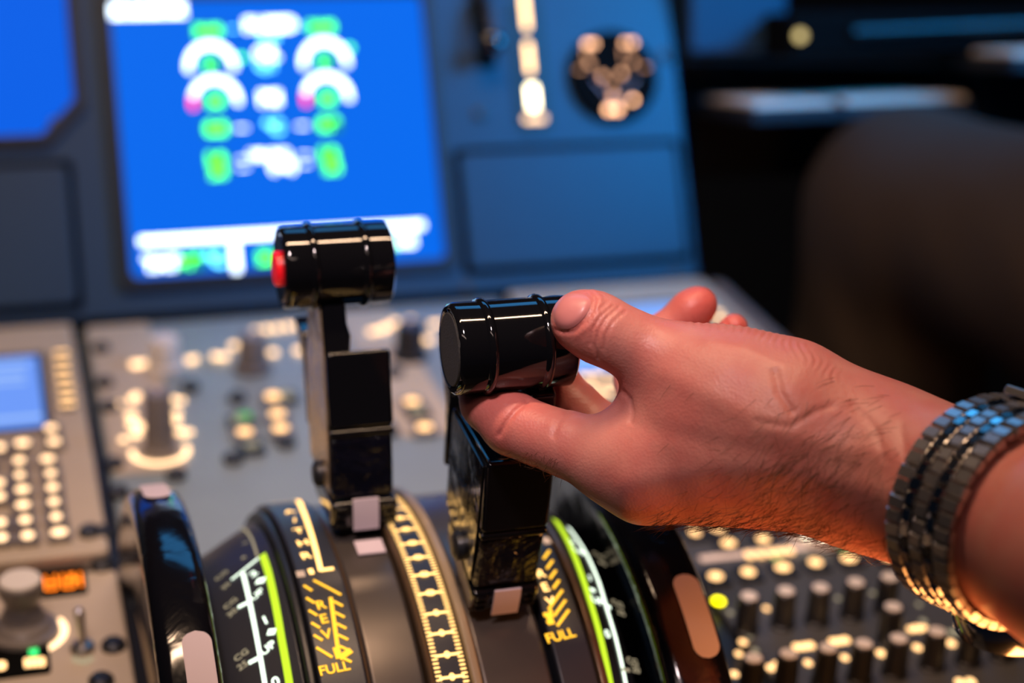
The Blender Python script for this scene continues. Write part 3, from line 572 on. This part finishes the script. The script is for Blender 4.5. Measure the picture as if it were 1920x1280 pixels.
# trim wheels
def wheel(label, xc, w, R, marks, grp):
    t = thing('trim_wheel', label, 'wheel', (xc, QC[1], QC[2]), grp)
    hw = w/2; pr = [(-hw*.45, R*.50), (-hw*.5, R*.60), (-hw*.62, R*.80), (-hw*.8, R*.89), (-hw*.98, R-.009), (-hw, R-.0075)]
    pr += [(-hw+.006*(1-math.cos(a)), R-.007+.0062*math.sin(a)) for a in np.linspace(.2, PI/2, 6)]
    pr += [(0, R)]
    pr = pr+[(-a, r) for a, r in pr[::-1][1:]]
    G().lathe((xc, QC[1], QC[2]), (1, 0, 0), pr, 160, e=(0, 0, 1)).build('wheel_rim', mat('gloss_black_wheel', (.004, .004, .006), .13, coat=.3, bump=(45, .25, .003, 1.)), t)
    for th0, th1, wm, dx in marks:
        g = G(); n = 80; v = []; f = []; m_ = 9
        for i in range(n+1):
            s = i/n; th = th0+(th1-th0)*s; L = abs(th1-th0)*R; d = min(s, 1-s)*L
            hwid = wm/2*(math.sqrt(max(0, 1-(1-min(d/(wm/2), 1))**2))*.98+.02)
            for k in range(m_):
                a = -1+2*k/(m_-1); v.append(qp(xc+dx+a*hwid, th, R+.0004))
        for i in range(n):
            for k in range(m_-1): f.append((i*m_+k, i*m_+k+1, (i+1)*m_+k+1, (i+1)*m_+k))
        g.add(v, f).build('rim_mark', 'cream', t)
    G().lathe((xc, QC[1], QC[2]), (1, 0, 0), [(-.006, .012), (-.006, .06), (.006, .06), (.006, .012)], 60, e=(0, 0, 1)).build('wheel_hub', 'dark', t)
    return t
d2 = math.radians
wheel('black trim wheel with white marks, left of the quadrant', .0495, .021, .137, [(d2(-62), d2(-34.5), .0098, .003), (d2(0), d2(14), .010, 0)], 'trim wheels')
wheel('black trim wheel with a white mark, right of the quadrant below the hand', .222, .025, .137, [(d2(-49), d2(-35), .0098, .004), (d2(4), d2(20), .0105, 0), (d2(-100), d2(-84), .0105, 0)], 'trim wheels')

# ------------------------------------------------------------------ thrust levers
def lever(label, ang, xc, end_mat, end_label, koff=(0, 0, 0), side='lever_side'):
    er = np.array([0, math.sin(ang), math.cos(ang)]); et = np.array([0, math.cos(ang), -math.sin(ang)]); ex = np.array([1., 0, 0])
    base = np.array([xc, QC[1], QC[2]])
    P = lambda x, r, t: base+ex*x+er*r+et*t
    root = thing('thrust_lever', label, 'lever', P(0, .120, .01), 'thrust levers')
    def block(name, x0, x1, sec, m, bevel, par=root, **k):
        # sec: list of (r, t0, t1[, x0, x1]) from the bottom up
        v = []; f = []
        for s in sec:
            a, b = (s[3], s[4]) if len(s) > 4 else (x0, x1); r2 = s[-1] if len(s) in (4, 6) else s[0]
            v += [P(a, s[0], s[1]), P(b, s[0], s[1]), P(b, r2, s[2]), P(a, r2, s[2])]
        for i in range(len(sec)-1):
            for j in range(4): f.append((4*i+j, 4*i+(j+1) % 4, 4*i+4+(j+1) % 4, 4*i+4+j))
        f += [(0, 1, 2, 3)[::-1], tuple(4*(len(sec)-1)+j for j in range(4))]
        return mk(name, v, f, m, par, bevel=bevel, seg=3, **k)
    block('lever_shank', -.0085, .0085, [(.100, .006, .026), (.132, .004, .030)], 'dark', .001)
    block('foot', -.0125, .0125, [(.1265, .000, .034), (.138, -.001, .036)], 'black', .002)
    block('lower_body', -.0118, .0112, [(.1385, .001, .038), (.150, .002, .044), (.1625, .004, .048)], 'crinkle', .0018)
    block('waist_band', -.0122, .0116, [(.1627, .003, .042), (.1652, .0035, .0425)], 'black', .0009)
    block('upper_body', -.0122, .0118, [(.1655, .0035, .050, .1640), (.178, .007, .052, .170), (.1935, .011, .053, .1770)], 'black', .0018)
    block('side_plate', -.0128, -.0121, [(.140, .004, .040), (.160, .006, .046), (.190, .013, .048, .178)]+([(.212, .022, .040)] if ang > -.4 else []), side, .0003)
    na, nb, nc = (-.0122, -.0030, -.0020) if ang > -.4 else (.0118, .0020, .0010)
    block('neck', na, nb, [(.1915, .0115, .046, .180), (.198, .0145, .045, na, nc, .190), (.2015, .0165, .044, na, nb, .196), (.213, .022, .041)], 'black', .0014)
    # index tab at the foot, plus a cream strip painting its reflection on the track
    v = [];
    for r, t_ in ((.1395, -.0015), (.136, -.0022), (.1315, -.0026), (.1275, -.0028), (.1275, -.0022), (.136, -.0012), (.1395, -.0008)): v += [P(-.0048, r, t_), P(.0048, r, t_)]
    n = 7; mk('tab_and_reflection', v, [(2*i, 2*i+1, (2*i+3) % 14, (2*i+2) % 14) for i in range(n)]+[tuple(2*i for i in range(n)), tuple(2*i+1 for i in range(n))], 'cream', root)
    if ang > -.4: mk('tab_and_reflection', [P(-.0050, .1233, -.004), P(.0052, .1233, -.004), P(.0052, .1224, -.0125), P(-.0050, .1224, -.0125), P(-.0050, .1238, -.004), P(.0052, .1238, -.004), P(.0052, .1229, -.0125), P(-.0050, .1229, -.0125)], [(0, 1, 2, 3), (4, 5, 6, 7), (0, 1, 5, 4), (1, 2, 6, 5), (2, 3, 7, 6), (3, 0, 4, 7)], 'cream', root, smooth=False)
    for j, rr0 in enumerate((.1295, .1325, .1355)):
        for sx in (-.0088, .0088):
            G().add([P(sx-.002, rr0-.0008, -.0014), P(sx+.002, rr0-.0008, -.0014), P(sx+.002, rr0+.0008, -.0014), P(sx-.002, rr0+.0008, -.0014), P(sx-.002, rr0-.0008, 0), P(sx+.002, rr0-.0008, 0), P(sx+.002, rr0+.0008, 0), P(sx-.002, rr0+.0008, 0)],
                    [(0, 1, 2, 3), (4, 5, 6, 7), (0, 1, 5, 4), (1, 2, 6, 5), (2, 3, 7, 6), (3, 0, 4, 7)]).build('grip_rib', 'black', root, bevel=.0003)
    G().lathe(P(-.012, .142, .018), (-1, 0, 0), [(0, .005), (.003, .005), (.004, .0035)], 20).build('pivot_bolt', 'dark', root)
    # reverse latch ahead of the lever
    block('reverse_latch', -.0120, .0050, [(.148, .050, .053), (.170, .056, .061), (.178, .058, .072), (.1815, .060, .078), (.1825, .062, .077)], 'black', .0012)
    block('latch_link', -.004, .004, [(.152, .036, .049), (.166, .040, .054)], 'dark', .001)
    # cylindrical grip with two ribs
    K = P(koff[0], .222+koff[1], .0345+koff[2]); rK = .0151; hl = .0200
    pr = [(-hl+.0005, rK*.80), (-hl, rK*.86), (-hl, rK*.93), (-hl+.0008, rK*.985), (-hl+.002, rK), (-hl+.009, rK)]
    def ring(c): return [(c-.0016, rK), (c-.0010, rK+.0007), (c, rK+.0010), (c+.0010, rK+.0007), (c+.0016, rK)]
    pr += ring(-.0092)+ring(.0098)+[(hl-.003, rK), (hl-.0008, rK*.99), (hl, rK*.92), (hl, rK*.86), (hl-.0005, rK*.8)]
    pr = [p for i, p in enumerate(pr) if i == 0 or p != pr[i-1]]
    kn = G().lathe(K, (1, 0, 0), pr, 72, e=er).build('grip', 'black', root)
    G().lathe(K+ex*-(hl+.0001), (1, 0, 0), [(0, rK*.78), (.0003, rK*.80), (.002, rK*.80)], 48, e=er).build('end_cap', end_mat[0], kn, label=end_label)
    if end_mat[1]: G().lathe(K+ex*-(hl+.0022), (1, 0, 0), [(0, rK*.38), (.0005, rK*.42), (.0022, rK*.43)], 40, e=er).build('push_button', 'red', kn, label='red push button')
    return K, root
KL, _ = lever('left black thrust lever standing upright with a red end button', d2(-10.5), .122, ('black', 1), None, (-.0052, -.0022, -.004))
KR, _ = lever('right black thrust lever pulled back in the hand, grey end cap', d2(-34.1), .1605, ('matte', 0), 'matte grey end cap', (-.0035, .0030, 0), 'blackside')
print('KL', proj(KL), 'KR', proj(KR))

# ------------------------------------------------------------------ body meshes from blended round cones
def surface_nets(F, org, h):
    s = F < 0; nx, ny, nz_ = F.shape
    c = np.zeros((nx-1, ny-1, nz_-1), np.int8)
    for i in (0, 1):
        for j in (0, 1):
            for k in (0, 1): c += s[i:nx-1+i, j:ny-1+j, k:nz_-1+k]
    act = (c > 0) & (c < 8); idx = -np.ones(act.shape, np.int64); A = np.argwhere(act); idx[tuple(A.T)] = np.arange(len(A))
    acc = np.zeros((len(A), 3)); cnt = np.zeros(len(A))
    cor = [(i, j, k) for i in (0, 1) for j in (0, 1) for k in (0, 1)]
    for a in cor:
        for ax in range(3):
            if a[ax] == 0:
                b = list(a); b[ax] = 1
                fa = F[A[:, 0]+a[0], A[:, 1]+a[1], A[:, 2]+a[2]]; fb = F[A[:, 0]+b[0], A[:, 1]+b[1], A[:, 2]+b[2]]
                m = (fa < 0) != (fb < 0); t = np.where(m, fa/np.where(m, fa-fb, 1), 0)
                p = np.array(a, float)[None]+np.zeros((len(A), 3)); p[:, ax] = t
                acc[m] += p[m]; cnt[m] += 1
    V = org+(A+acc/cnt[:, None])*h; Q = []
    for ax in range(3):
        sl0 = [slice(None)]*3; sl1 = [slice(None)]*3; sl0[ax] = slice(0, -1); sl1[ax] = slice(1, None)
        E = np.argwhere(s[tuple(sl0)] != s[tuple(sl1)]); o1, o2 = [(1, 2), (2, 0), (0, 1)][ax]
        ok = (E[:, o1] > 0) & (E[:, o2] > 0) & (E[:, o1] < F.shape[o1]-1) & (E[:, o2] < F.shape[o2]-1); E = E[ok]
        if not len(E): continue
        def g_(d1, d2_): B = E.copy(); B[:, o1] -= d1; B[:, o2] -= d2_; return idx[tuple(B.T)]
        q_ = np.stack([g_(1, 1), g_(0, 1), g_(0, 0), g_(1, 0)], 1)
        fl = s[tuple(sl0)][tuple(E.T)]; q_[~fl] = q_[~fl][:, ::-1]; Q.append(q_)
    Q = np.concatenate(Q); return V, Q[(Q >= 0).all(1)]
def rcone(P, a, b, ra, rb):
    a = np.asarray(a, np.float32); b = np.asarray(b, np.float32); ab = b-a
    t = np.clip(((P-a)@ab)/max(float(ab@ab), 1e-12), 0, 1)
    return np.linalg.norm(P-a-t[..., None]*ab, axis=-1)-(ra+(rb-ra)*t)
def smin(a, b, k):
    h = np.clip(.5+.5*(b-a)/k, 0, 1); return b+(a-b)*h-k*h*(1-h)
def A3(p): return at(p[0], p[1], p[2])
def chain(P, pts, k=.004):
    d = None
    for a, b in zip(pts[:-1], pts[1:]):
        e = rcone(P, A3(a), A3(b), a[3]/1000, b[3]/1000); d = e if d is None else smin(d, e, k)
    return d
THUMB = [(1086, 600, .5415, 9.0), (1106, 607, .5405, 10.0), (1137, 623, .540, 10.0), (1190, 648, .541, 10.1), (1250, 678, .541, 12.2), (1345, 728, .538, 18.3)]
INDEX = [(895, 676, .583, 7.6), (903, 716, .578, 8.4), (917, 754, .569, 9.2), (962, 795, .562, 10.0), (1010, 815, .558, 9.7), (1062, 832, .554, 10.3), (1140, 860, .548, 12.8), (1205, 880, .543, 15.5)]
MIDDLE = [(1028, 678, .590, 7.8), (1040, 722, .587, 8.6), (1080, 772, .584, 9.3), (1150, 830, .578, 11), (1215, 880, .572, 14)]
RING = [(1311, 571, .612, 6.6), (1296, 582, .612, 7.1), (1240, 630, .614, 7.3), (1197, 712, .612, 8.4), (1215, 800, .600, 10.5), (1260, 872, .590, 13)]
LITTLE = [(1376, 613, .614, 5.0), (1350, 650, .616, 6.5), (1290, 720, .620, 7.0), (1290, 800, .612, 9.5), (1330, 865, .600, 12)]
def hand_sdf(P):
    palm = rcone(P, A3((1205, 862, .547)), A3((1330, 840, .541)), .0162, .0195)
    for a, b in (((1330, 840, .541, 19.5), (1470, 842, .537, 20.3)), ((1470, 842, .537, 20.3), (1600, 862, .532, 22)),
                 ((1345, 735, .539, 19.8), (1460, 785, .536, 23)), ((1460, 785, .536, 23), (1600, 858, .532, 21.6)),
                 ((1215, 870, .572, 14), (1600, 866, .544, 18)), ((1260, 865, .590, 13), (1600, 866, .550, 18)), ((1330, 860, .600, 12), (1620, 866, .554, 18)),
                 ((1300, 770, .575, 12), (1560, 830, .548, 20)),
                 ((1213, 914, .549, 8.5), (1440, 918, .540, 7.5))):
        palm = smin(palm, rcone(P, A3(a), A3(b), a[3]/1000, b[3]/1000), .012)
    for off, r in ((0, 0), (.016, 0)):
        pts = [(1600, 864, .532+off, 21.8), (1660, 880, .526+off, 21.7), (1760, 918, .512+off, 21.6), (1865, 964, .496+off, 23.0), (2050, 1048, .466+off, 26), (2480, 1210, .410+off, 35)]
        palm = smin(palm, chain(P, pts, .01), .010)
    web = rcone(P, A3((1215, 770, .549)), A3((1300, 800, .542)), .010, .014)
    d = smin(palm, web, .010)
    d = smin(d, chain(P, THUMB, .004), .009)
    d = smin(d, chain(P, INDEX, .003), .007)
    o = chain(P, MIDDLE, .003); o = np.minimum(o, chain(P, RING, .003)); o = np.minimum(o, chain(P, LITTLE, .003))
    d = smin(d, o, .003)
    # soft flesh gives way to the grip it holds
    ax = np.abs((P[..., 0]-KR[0])); rd = np.hypot(P[..., 1]-KR[1], P[..., 2]-KR[2])
    cyl = np.maximum(ax-.0202, rd-.0152)
    cyl = np.maximum(cyl, -1)
    return -smin(-d, cyl, .0012)
def grid_mesh(sdf, pts, pad, h, blocks=40):
    pts = np.array(pts); lo = pts.min(0)-pad; hi = pts.max(0)+pad; n = np.ceil((hi-lo)/h).astype(int)+1
    F = np.empty(n, np.float32); ys = lo[1]+np.arange(n[1])*h; zs = lo[2]+np.arange(n[2])*h
    for i0 in range(0, n[0], blocks):
        xs = lo[0]+np.arange(i0, min(i0+blocks, n[0]))*h
        P = np.stack(np.meshgrid(xs, ys, zs, indexing='ij'), -1).astype(np.float32); F[i0:i0+len(xs)] = sdf(P)
    return surface_nets(F, lo, h)
def smooth_verts(V, Q, it, lam=.5):
    E = np.concatenate([Q[:, [0, 1]], Q[:, [1, 2]], Q[:, [2, 3]], Q[:, [3, 0]]]); E = np.concatenate([E, E[:, ::-1]])
    cnt = np.bincount(E[:, 0], minlength=len(V))[:, None]
    for _ in range(it):
        S = np.zeros_like(V)
        for k in range(3): S[:, k] = np.bincount(E[:, 0], V[E[:, 1], k], minlength=len(V))
        V = V+lam*(S/np.maximum(cnt, 1)-V)
    return V
person = thing('person', 'person with bare left forearm holding the right lever, dark brown trousers', 'person', A3((1700, 900, .56))-np.array([0, 0, .1]))
allp = [A3(p) for L in (THUMB, INDEX, MIDDLE, RING, LITTLE) for p in L]+[A3((2480, 1200, .405)), A3((2480, 1200, .421))]
V, Q = grid_mesh(hand_sdf, allp, .045, .0012)
V = smooth_verts(V, Q, 3, .5)
def subdiv(V, Q):                               # quad split with averaged new points
    E = np.sort(np.concatenate([Q[:, [0, 1]], Q[:, [1, 2]], Q[:, [2, 3]], Q[:, [3, 0]]]), 1)
    U, inv = np.unique(E, axis=0, return_inverse=True); inv = inv.reshape(-1); n, m, q_ = len(V), len(U), len(Q)
    EM = V[U].mean(1); FM = V[Q].mean(1); e = inv.reshape(4, q_)+n; c = np.arange(q_)+n+m
    return np.concatenate([V, EM, FM]), np.concatenate([np.stack([Q[:, 0], e[0], c, e[3]], 1), np.stack([Q[:, 1], e[1], c, e[0]], 1), np.stack([Q[:, 2], e[2], c, e[1]], 1), np.stack([Q[:, 3], e[3], c, e[2]], 1)])
V, Q = subdiv(V, Q); V = smooth_verts(V, Q, 2, .5)
def normals(V, Q):
    n = np.cross(V[Q[:, 2]]-V[Q[:, 0]], V[Q[:, 3]]-V[Q[:, 1]]); N = np.zeros_like(V)
    for k in range(4):
        for j in range(3): N[:, j] += np.bincount(Q[:, k], n[:, j], minlength=len(V))
    return N/np.maximum(np.linalg.norm(N, axis=1), 1e-12)[:, None]
NV = normals(V, Q)
cen = V.mean(0)
eps = .0005
tst = V[:200]+NV[:200]*.001
if (hand_sdf(tst.astype(np.float32)[None])[0] < 0).mean() > .5: NV = -NV; Q = Q[:, ::-1]
# creases, tendons and joint folds as real relief: polylines through surface points
def proj_all(V): c = (V-EYE)@MW; return 960+c[:, 0]/c[:, 2]*FPX, 640-c[:, 1]/c[:, 2]*FPX, c[:, 2]
px, py, dd = proj_all(V)
view = nz; vd = (V-EYE)/np.linalg.norm(V-EYE, axis=1)[:, None]; facing = -(vd*NV).sum(1)
def seg_dist(pts):
    D = np.full(len(V), 1e9)
    for (a, b), (c, d) in zip(pts[:-1], pts[1:]):
        ex_, ey_ = c-a, d-b; L = ex_*ex_+ey_*ey_; t = np.clip(((px-a)*ex_+(py-b)*ey_)/L, 0, 1)
        D = np.minimum(D, np.hypot(px-a-t*ex_, py-b-t*ey_))
    return D
disp = np.zeros(len(V)); fm = np.clip(facing*2+.6, 0, 1)
for pts, w, dp in (
    ([(1160, 575), (1136, 597), (1122, 622), (1116, 650), (1120, 672)], 4.0, -.55), ([(1150, 572), (1127, 592), (1112, 616), (1107, 645)], 3.5, -.40), ([(1172, 583), (1150, 602), (1137, 625), (1132, 655)], 3.5, -.30), ([(1140, 566), (1118, 585), (1104, 606)], 3, -.25),
    ([(1112, 560), (1104, 584), (1087, 606), (1070, 622), (1052, 622)], 4.0, -.35), ([(988, 752), (968, 768), (950, 790), (936, 815)], 5, -.7), ([(1062, 770), (1046, 790), (1038, 815)], 7, -.45), ([(1168, 735), (1180, 748), (1186, 772), (1182, 790)], 5, -.5), ([(1180, 750), (1150, 775), (1110, 790)], 6, -.25),
    ([(1455, 700), (1462, 735), (1485, 770)], 9, -.6), ([(1420, 790), (1480, 800), (1530, 770), (1560, 760)], 8, -.35), ([(1600, 760), (1640, 800), (1660, 860)], 9, -.35), ([(1690, 800), (1700, 870), (1690, 940)], 9, -.35),
    ([(1104, 549), (1117, 560), (1111, 584), (1096, 604), (1077, 621), (1056, 624), (1042, 618)], 3.0, -.45), ([(1112, 545), (1126, 560), (1118, 590), (1103, 612), (1082, 630)], 5.0, .28),
    ([(1330, 640), (1400, 655), (1470, 690)], 14, .3), ([(1180, 905), (1330, 880), (1520, 890), (1680, 930)], 26, .55), ([(1250, 700), (1370, 760), (1520, 830), (1660, 850)], 24, .5), ([(1200, 800), (1330, 830), (1450, 850)], 20, -.35)):
    disp += dp/1000*np.exp(-(seg_dist(pts)/w)**2)*fm
# knuckle skin wrinkles near the thumb joint and the palm edge
wr = np.exp(-(seg_dist([(1125, 590), (1120, 640)])/26)**2)*np.sin((px*.9-py*.25)*.62)*.06
wr2 = np.exp(-(seg_dist([(1300, 606), (1400, 612), (1480, 645), (1560, 700)])/13)**2)*np.sin(px*.42+3*np.sin(py*.1))*.16
disp += (wr+wr2)/1000
V = V+NV*disp[:, None]
skin = bpy.data.materials.new('skin'); skin.use_nodes = True; nt = skin.node_tree; b = nt.nodes['Principled BSDF']
b.inputs['Roughness'].default_value = .42; b.inputs['Specular IOR Level'].default_value = .42
b.inputs['Subsurface Weight'].default_value = .22; b.inputs['Subsurface Radius'].default_value = (1, .35, .2); b.inputs['Subsurface Scale'].default_value = .004
at_ = nt.nodes.new('ShaderNodeAttribute'); at_.attribute_name = 'blush'
tc = nt.nodes.new('ShaderNodeTexCoord'); n1 = nt.nodes.new('ShaderNodeTexNoise'); n1.inputs['Scale'].default_value = 70; n1.inputs['Detail'].default_value = 6
n2 = nt.nodes.new('ShaderNodeTexVoronoi'); n2.inputs['Scale'].default_value = 1100; n3 = nt.nodes.new('ShaderNodeTexNoise'); n3.inputs['Scale'].default_value = 420; n3.inputs['Detail'].default_value = 8
for n in (n1, n2, n3): nt.links.new(tc.outputs['Object'], n.inputs['Vector'])
m1 = nt.nodes.new('ShaderNodeMix'); m1.data_type = 'RGBA'; m1.inputs[6].default_value = (.60, .235, .195, 1); m1.inputs[7].default_value = (.57, .175, .15, 1)
rp_ = nt.nodes.new('ShaderNodeMapRange'); rp_.inputs[1].default_value = .35; rp_.inputs[2].default_value = .65
nt.links.new(n1.outputs['Fac'], rp_.inputs[0]); nt.links.new(rp_.outputs[0], m1.inputs[0])
m2 = nt.nodes.new('ShaderNodeMix'); m2.data_type = 'RGBA'; m2.inputs[7].default_value = (.58, .10, .085, 1)
nt.links.new(m1.outputs[2], m2.inputs[6]); nt.links.new(at_.outputs['Fac'], m2.inputs[0]); nt.links.new(m2.outputs[2], b.inputs['Base Color'])
ad = nt.nodes.new('ShaderNodeMath'); ad.operation = 'MULTIPLY_ADD'; ad.inputs[1].default_value = .6
nt.links.new(n2.outputs['Distance'], ad.inputs[0]); nt.links.new(n3.outputs['Fac'], ad.inputs[2])
bp = nt.nodes.new('ShaderNodeBump'); bp.inputs['Strength'].default_value = .22; bp.inputs['Distance'].default_value = .0005
nt.links.new(ad.outputs[0], bp.inputs['Height']); nt.links.new(bp.outputs['Normal'], b.inputs['Normal'])
body = mk('body', V, Q, skin, person)
body.data.set_sharp_from_angle(angle=PI)
bl_ = np.zeros(len(V))
for p, r, s in (((1318, 570, .61), .014, .95), ((1376, 612, .61), .012, .8), ((1060, 590, .53), .012, .45), ((930, 735, .56), .020, .5), ((1050, 730, .585), .016, .3)):
    bl_ = np.maximum(bl_, s*np.exp(-(np.linalg.norm(V-A3(p), axis=1)/r)**2))
at2 = body.data.attributes.new('blush', 'FLOAT', 'POINT')
if len(body.data.vertices) == len(V): at2.data.foreach_set('value', bl_.astype(np.float32))
# thumb nail: a thin plate following the thumb surface
def trace(px_, py_):
    r = ray(px_, py_); r = r/np.linalg.norm(r); t = .45
    for _ in range(80):
        d = float(hand_sdf((EYE+r*t).astype(np.float32)[None, None])[0, 0]); t += d*.9
        if abs(d) < 1e-5: return EYE+r*t
    return EYE+r*t if abs(d) < 2e-4 else None
outl = [(1036, 588), (1040, 570), (1052, 556), (1070, 548), (1092, 549), (1110, 560), (1106, 580), (1092, 600), (1074, 616), (1056, 618), (1044, 612), (1037, 600)]
cx_, cy_ = 1073, 583; nv = []; nf = []; K_ = 5; NN = len(outl)
for k in range(K_+1):
    s = k/K_
    for (a, b_) in outl:
        s2 = s; P = trace(cx_+(a-cx_)*s2, cy_+(b_-cy_)*s2); e = .0004
        while P is None or np.linalg.norm(P-EYE) > .56: s2 *= .96; P = trace(cx_+(a-cx_)*s2, cy_+(b_-cy_)*s2)
        g_ = np.array([float(hand_sdf((P+np.eye(3)[j]*e).astype(np.float32)[None, None])[0, 0]-hand_sdf((P-np.eye(3)[j]*e).astype(np.float32)[None, None])[0, 0]) for j in range(3)])
        nv.append(P+nz(g_)*(.00085*(1-s**6)+.00002))
for k in range(K_):
    for i in range(NN): nf.append((k*NN+i, k*NN+(i+1) % NN, (k+1)*NN+(i+1) % NN, (k+1)*NN+i))
nail = mk('thumb_nail', nv, nf, mat('nail', (.62, .22, .21), .36, spec=.5), person, label='glossy pink thumb nail')
nail.data.set_sharp_from_angle(angle=PI)
sd = nail.modifiers.new('sub', 'SUBSURF'); sd.levels = sd.render_levels = 2
# arm hair
hv = []; hf = []
cand = np.where((px > 1180) & (px < 1700) & (facing > -.5) & (py > 700))[0]
w_ = np.exp(-((px[cand]-1520)/110)**2-((py[cand]-900)/70)**2)*1.5+np.exp(-((py[cand]-(975+np.clip(px[cand]-1450, 0, 300)*.2))/22)**2)*1.2*(px[cand] > 1230)+.012
w_ = w_+np.exp(-((px[cand]-1600)/90)**2-((py[cand]-800)/60)**2)*.4
c2 = np.where((px > 950) & (px < 1060) & (facing > -.6) & (py > 845) & (dd < .57))[0]
sel = np.concatenate([np.random.choice(cand, 1700, p=w_/w_.sum()), np.random.choice(c2, 60)])
dirw = MW@nz([-.55, -.75, .1]); dir2 = MW@nz([-.9, -.25, 0])
for i in sel:
    n = NV[i]; d = dirw+np.random.normal(0, .35, 3)+dir2*np.random.rand()*.8; d = d-n*(d@n)*.85; d = nz(d); L = np.random.uniform(.004, .010)*(.5 if px[i] < 1100 else 1); wd = nz(np.cross(d, vd[i]))*.00005
    p = V[i]; a = p; b_ = p+d*L*.5+n*L*.10; c = p+d*L+n*L*.10; s = len(hv)
    hv += [a-wd, a+wd, b_-wd, b_+wd, c]; hf += [(s, s+1, s+3, s+2), (s+2, s+3, s+4)]
mk('arm_hair', hv, hf, 'hair', person, smooth=False, kind='stuff')
# trousers: knee, shin and thigh
def leg_sdf(P):
    d = rcone(P, A3((1705, 400, 1.10)), A3((2110, 520, .98)), .064, .075)
    d = smin(d, rcone(P, A3((2110, 520, .98)), A3((2900, 640, .80)), .075, .085), .03)
    d = smin(d, rcone(P, A3((1705, 400, 1.10)), A3((1650, 720, 1.13)), .064, .060), .02)
    d = smin(d, rcone(P, A3((1650, 720, 1.13)), A3((1640, 1500, 1.22)), .060, .050), .02)
    c = (P-EYE)@MW
    return d+.0022*np.sin(c[..., 0]*210+6*np.sin(c[..., 1]*14))*np.clip((.10-c[..., 1])*8, 0, 1)
lp = [A3(p) for p in ((1705, 400, 1.10), (2110, 520, .98), (2900, 640, .80), (1650, 720, 1.13), (1640, 1500, 1.22))]
LV, LQ = grid_mesh(leg_sdf, lp, .10, .006); LV = smooth_verts(LV, LQ, 3)
tr = mk('trousers', LV, LQ, 'trouser', person); tr.data.set_sharp_from_angle(angle=PI)

# ------------------------------------------------------------------ wristwatch
wc = A3((1872, 958, .500)); waxis = nz(A3((2050, 1035, .472))-A3((1660, 880, .533)))
watch = thing('wristwatch', 'polished steel link bracelet watch worn on the wrist', 'watch', wc)
e1 = nz(U_-waxis*(U_@waxis)); e2 = np.cross(waxis, e1)
if e2@D_ > 0: e2 = -e2                          # e2 towards the camera
ra, rb = .0302, .0345
def ringp(phi, off=0):                          # phi 0 top, 90 toward the camera
    c, s = math.cos(phi), math.sin(phi); p = wc+e1*(ra*c)+e2*((rb*s)-.002)
    n = nz(e1*c/ra+e2*s/rb); t = nz(-e1*ra*s+e2*rb*c); return p+n*off, n, t
rows = 46; colw = [(-.0100, .0046), (-.0054, .0036), (-.0018, .0036), (.0018, .0036), (.0054, .0036), (.0100, .0046)]
colw = [(-.0090, .0056), (-.0043, .0034), (0, .0046), (.0043, .0034), (.0090, .0056)]
nlink = 0
for ci, (cx0, cw) in enumerate(colw):
    g = G()
    for i in range(rows):
        phi = 2*PI*(i+(.5 if ci % 2 else 0))/rows
        p, n, t = ringp(phi, .0010); n = nz(n+waxis*np.random.normal(0, .16)+t*np.random.normal(0, .18)); hl_ = .5*2*PI*.0305/rows*.92; hw_ = cw*.49; th_ = .0013
        v = []
        for zt in (-1, 1):
            for (a, b2) in ((-1, -1), (1, -1), (1, 1), (-1, 1)):
                k_ = .82 if zt > 0 else 1
                v.append(p+waxis*(cx0+a*hw_*k_)+t*(b2*hl_*k_)+n*(zt*th_))
        mid = [p+waxis*(cx0+a*hw_)+t*(b2*hl_)+n*(th_*.5) for a, b2 in ((-1, -1), (1, -1), (1, 1), (-1, 1))]
        v = v[:4]+mid+v[4:]
        f = [(3, 2, 1, 0), (8, 9, 10, 11)]+[(j, (j+1) % 4, 4+(j+1) % 4, 4+j) for j in range(4)]+[(4+j, 4+(j+1) % 4, 8+(j+1) % 4, 8+j) for j in range(4)]
        g.add(v, f)
    g.build('link_column', 'steel' if ci % 2 else 'steel2', watch, smooth=False)
p, n, t = ringp(d2(-28), .0030)
g = G(); g.add([p+waxis*a*.0088+t*b2*.017+n*(c*.0014-(.0022*abs(b2))) for c in (-1, 1) for a, b2 in ((-1, -1), (1, -1), (1, 0), (1, 1), (-1, 1), (-1, 0))], [(5, 4, 3, 2, 1, 0), (6, 7, 8, 9, 10, 11)]+[(j, (j+1) % 6, 6+(j+1) % 6, 6+j) for j in range(6)])
g.build('clasp', 'steel2', watch, bevel=.0006)
p, n, t = ringp(d2(205), .004)
G().lathe(p, n, [(-.004, .018), (-.002, .0195), (.004, .0195), (.0055, .0175), (.0052, .001)], 48).build('watch_case', 'steel', watch)
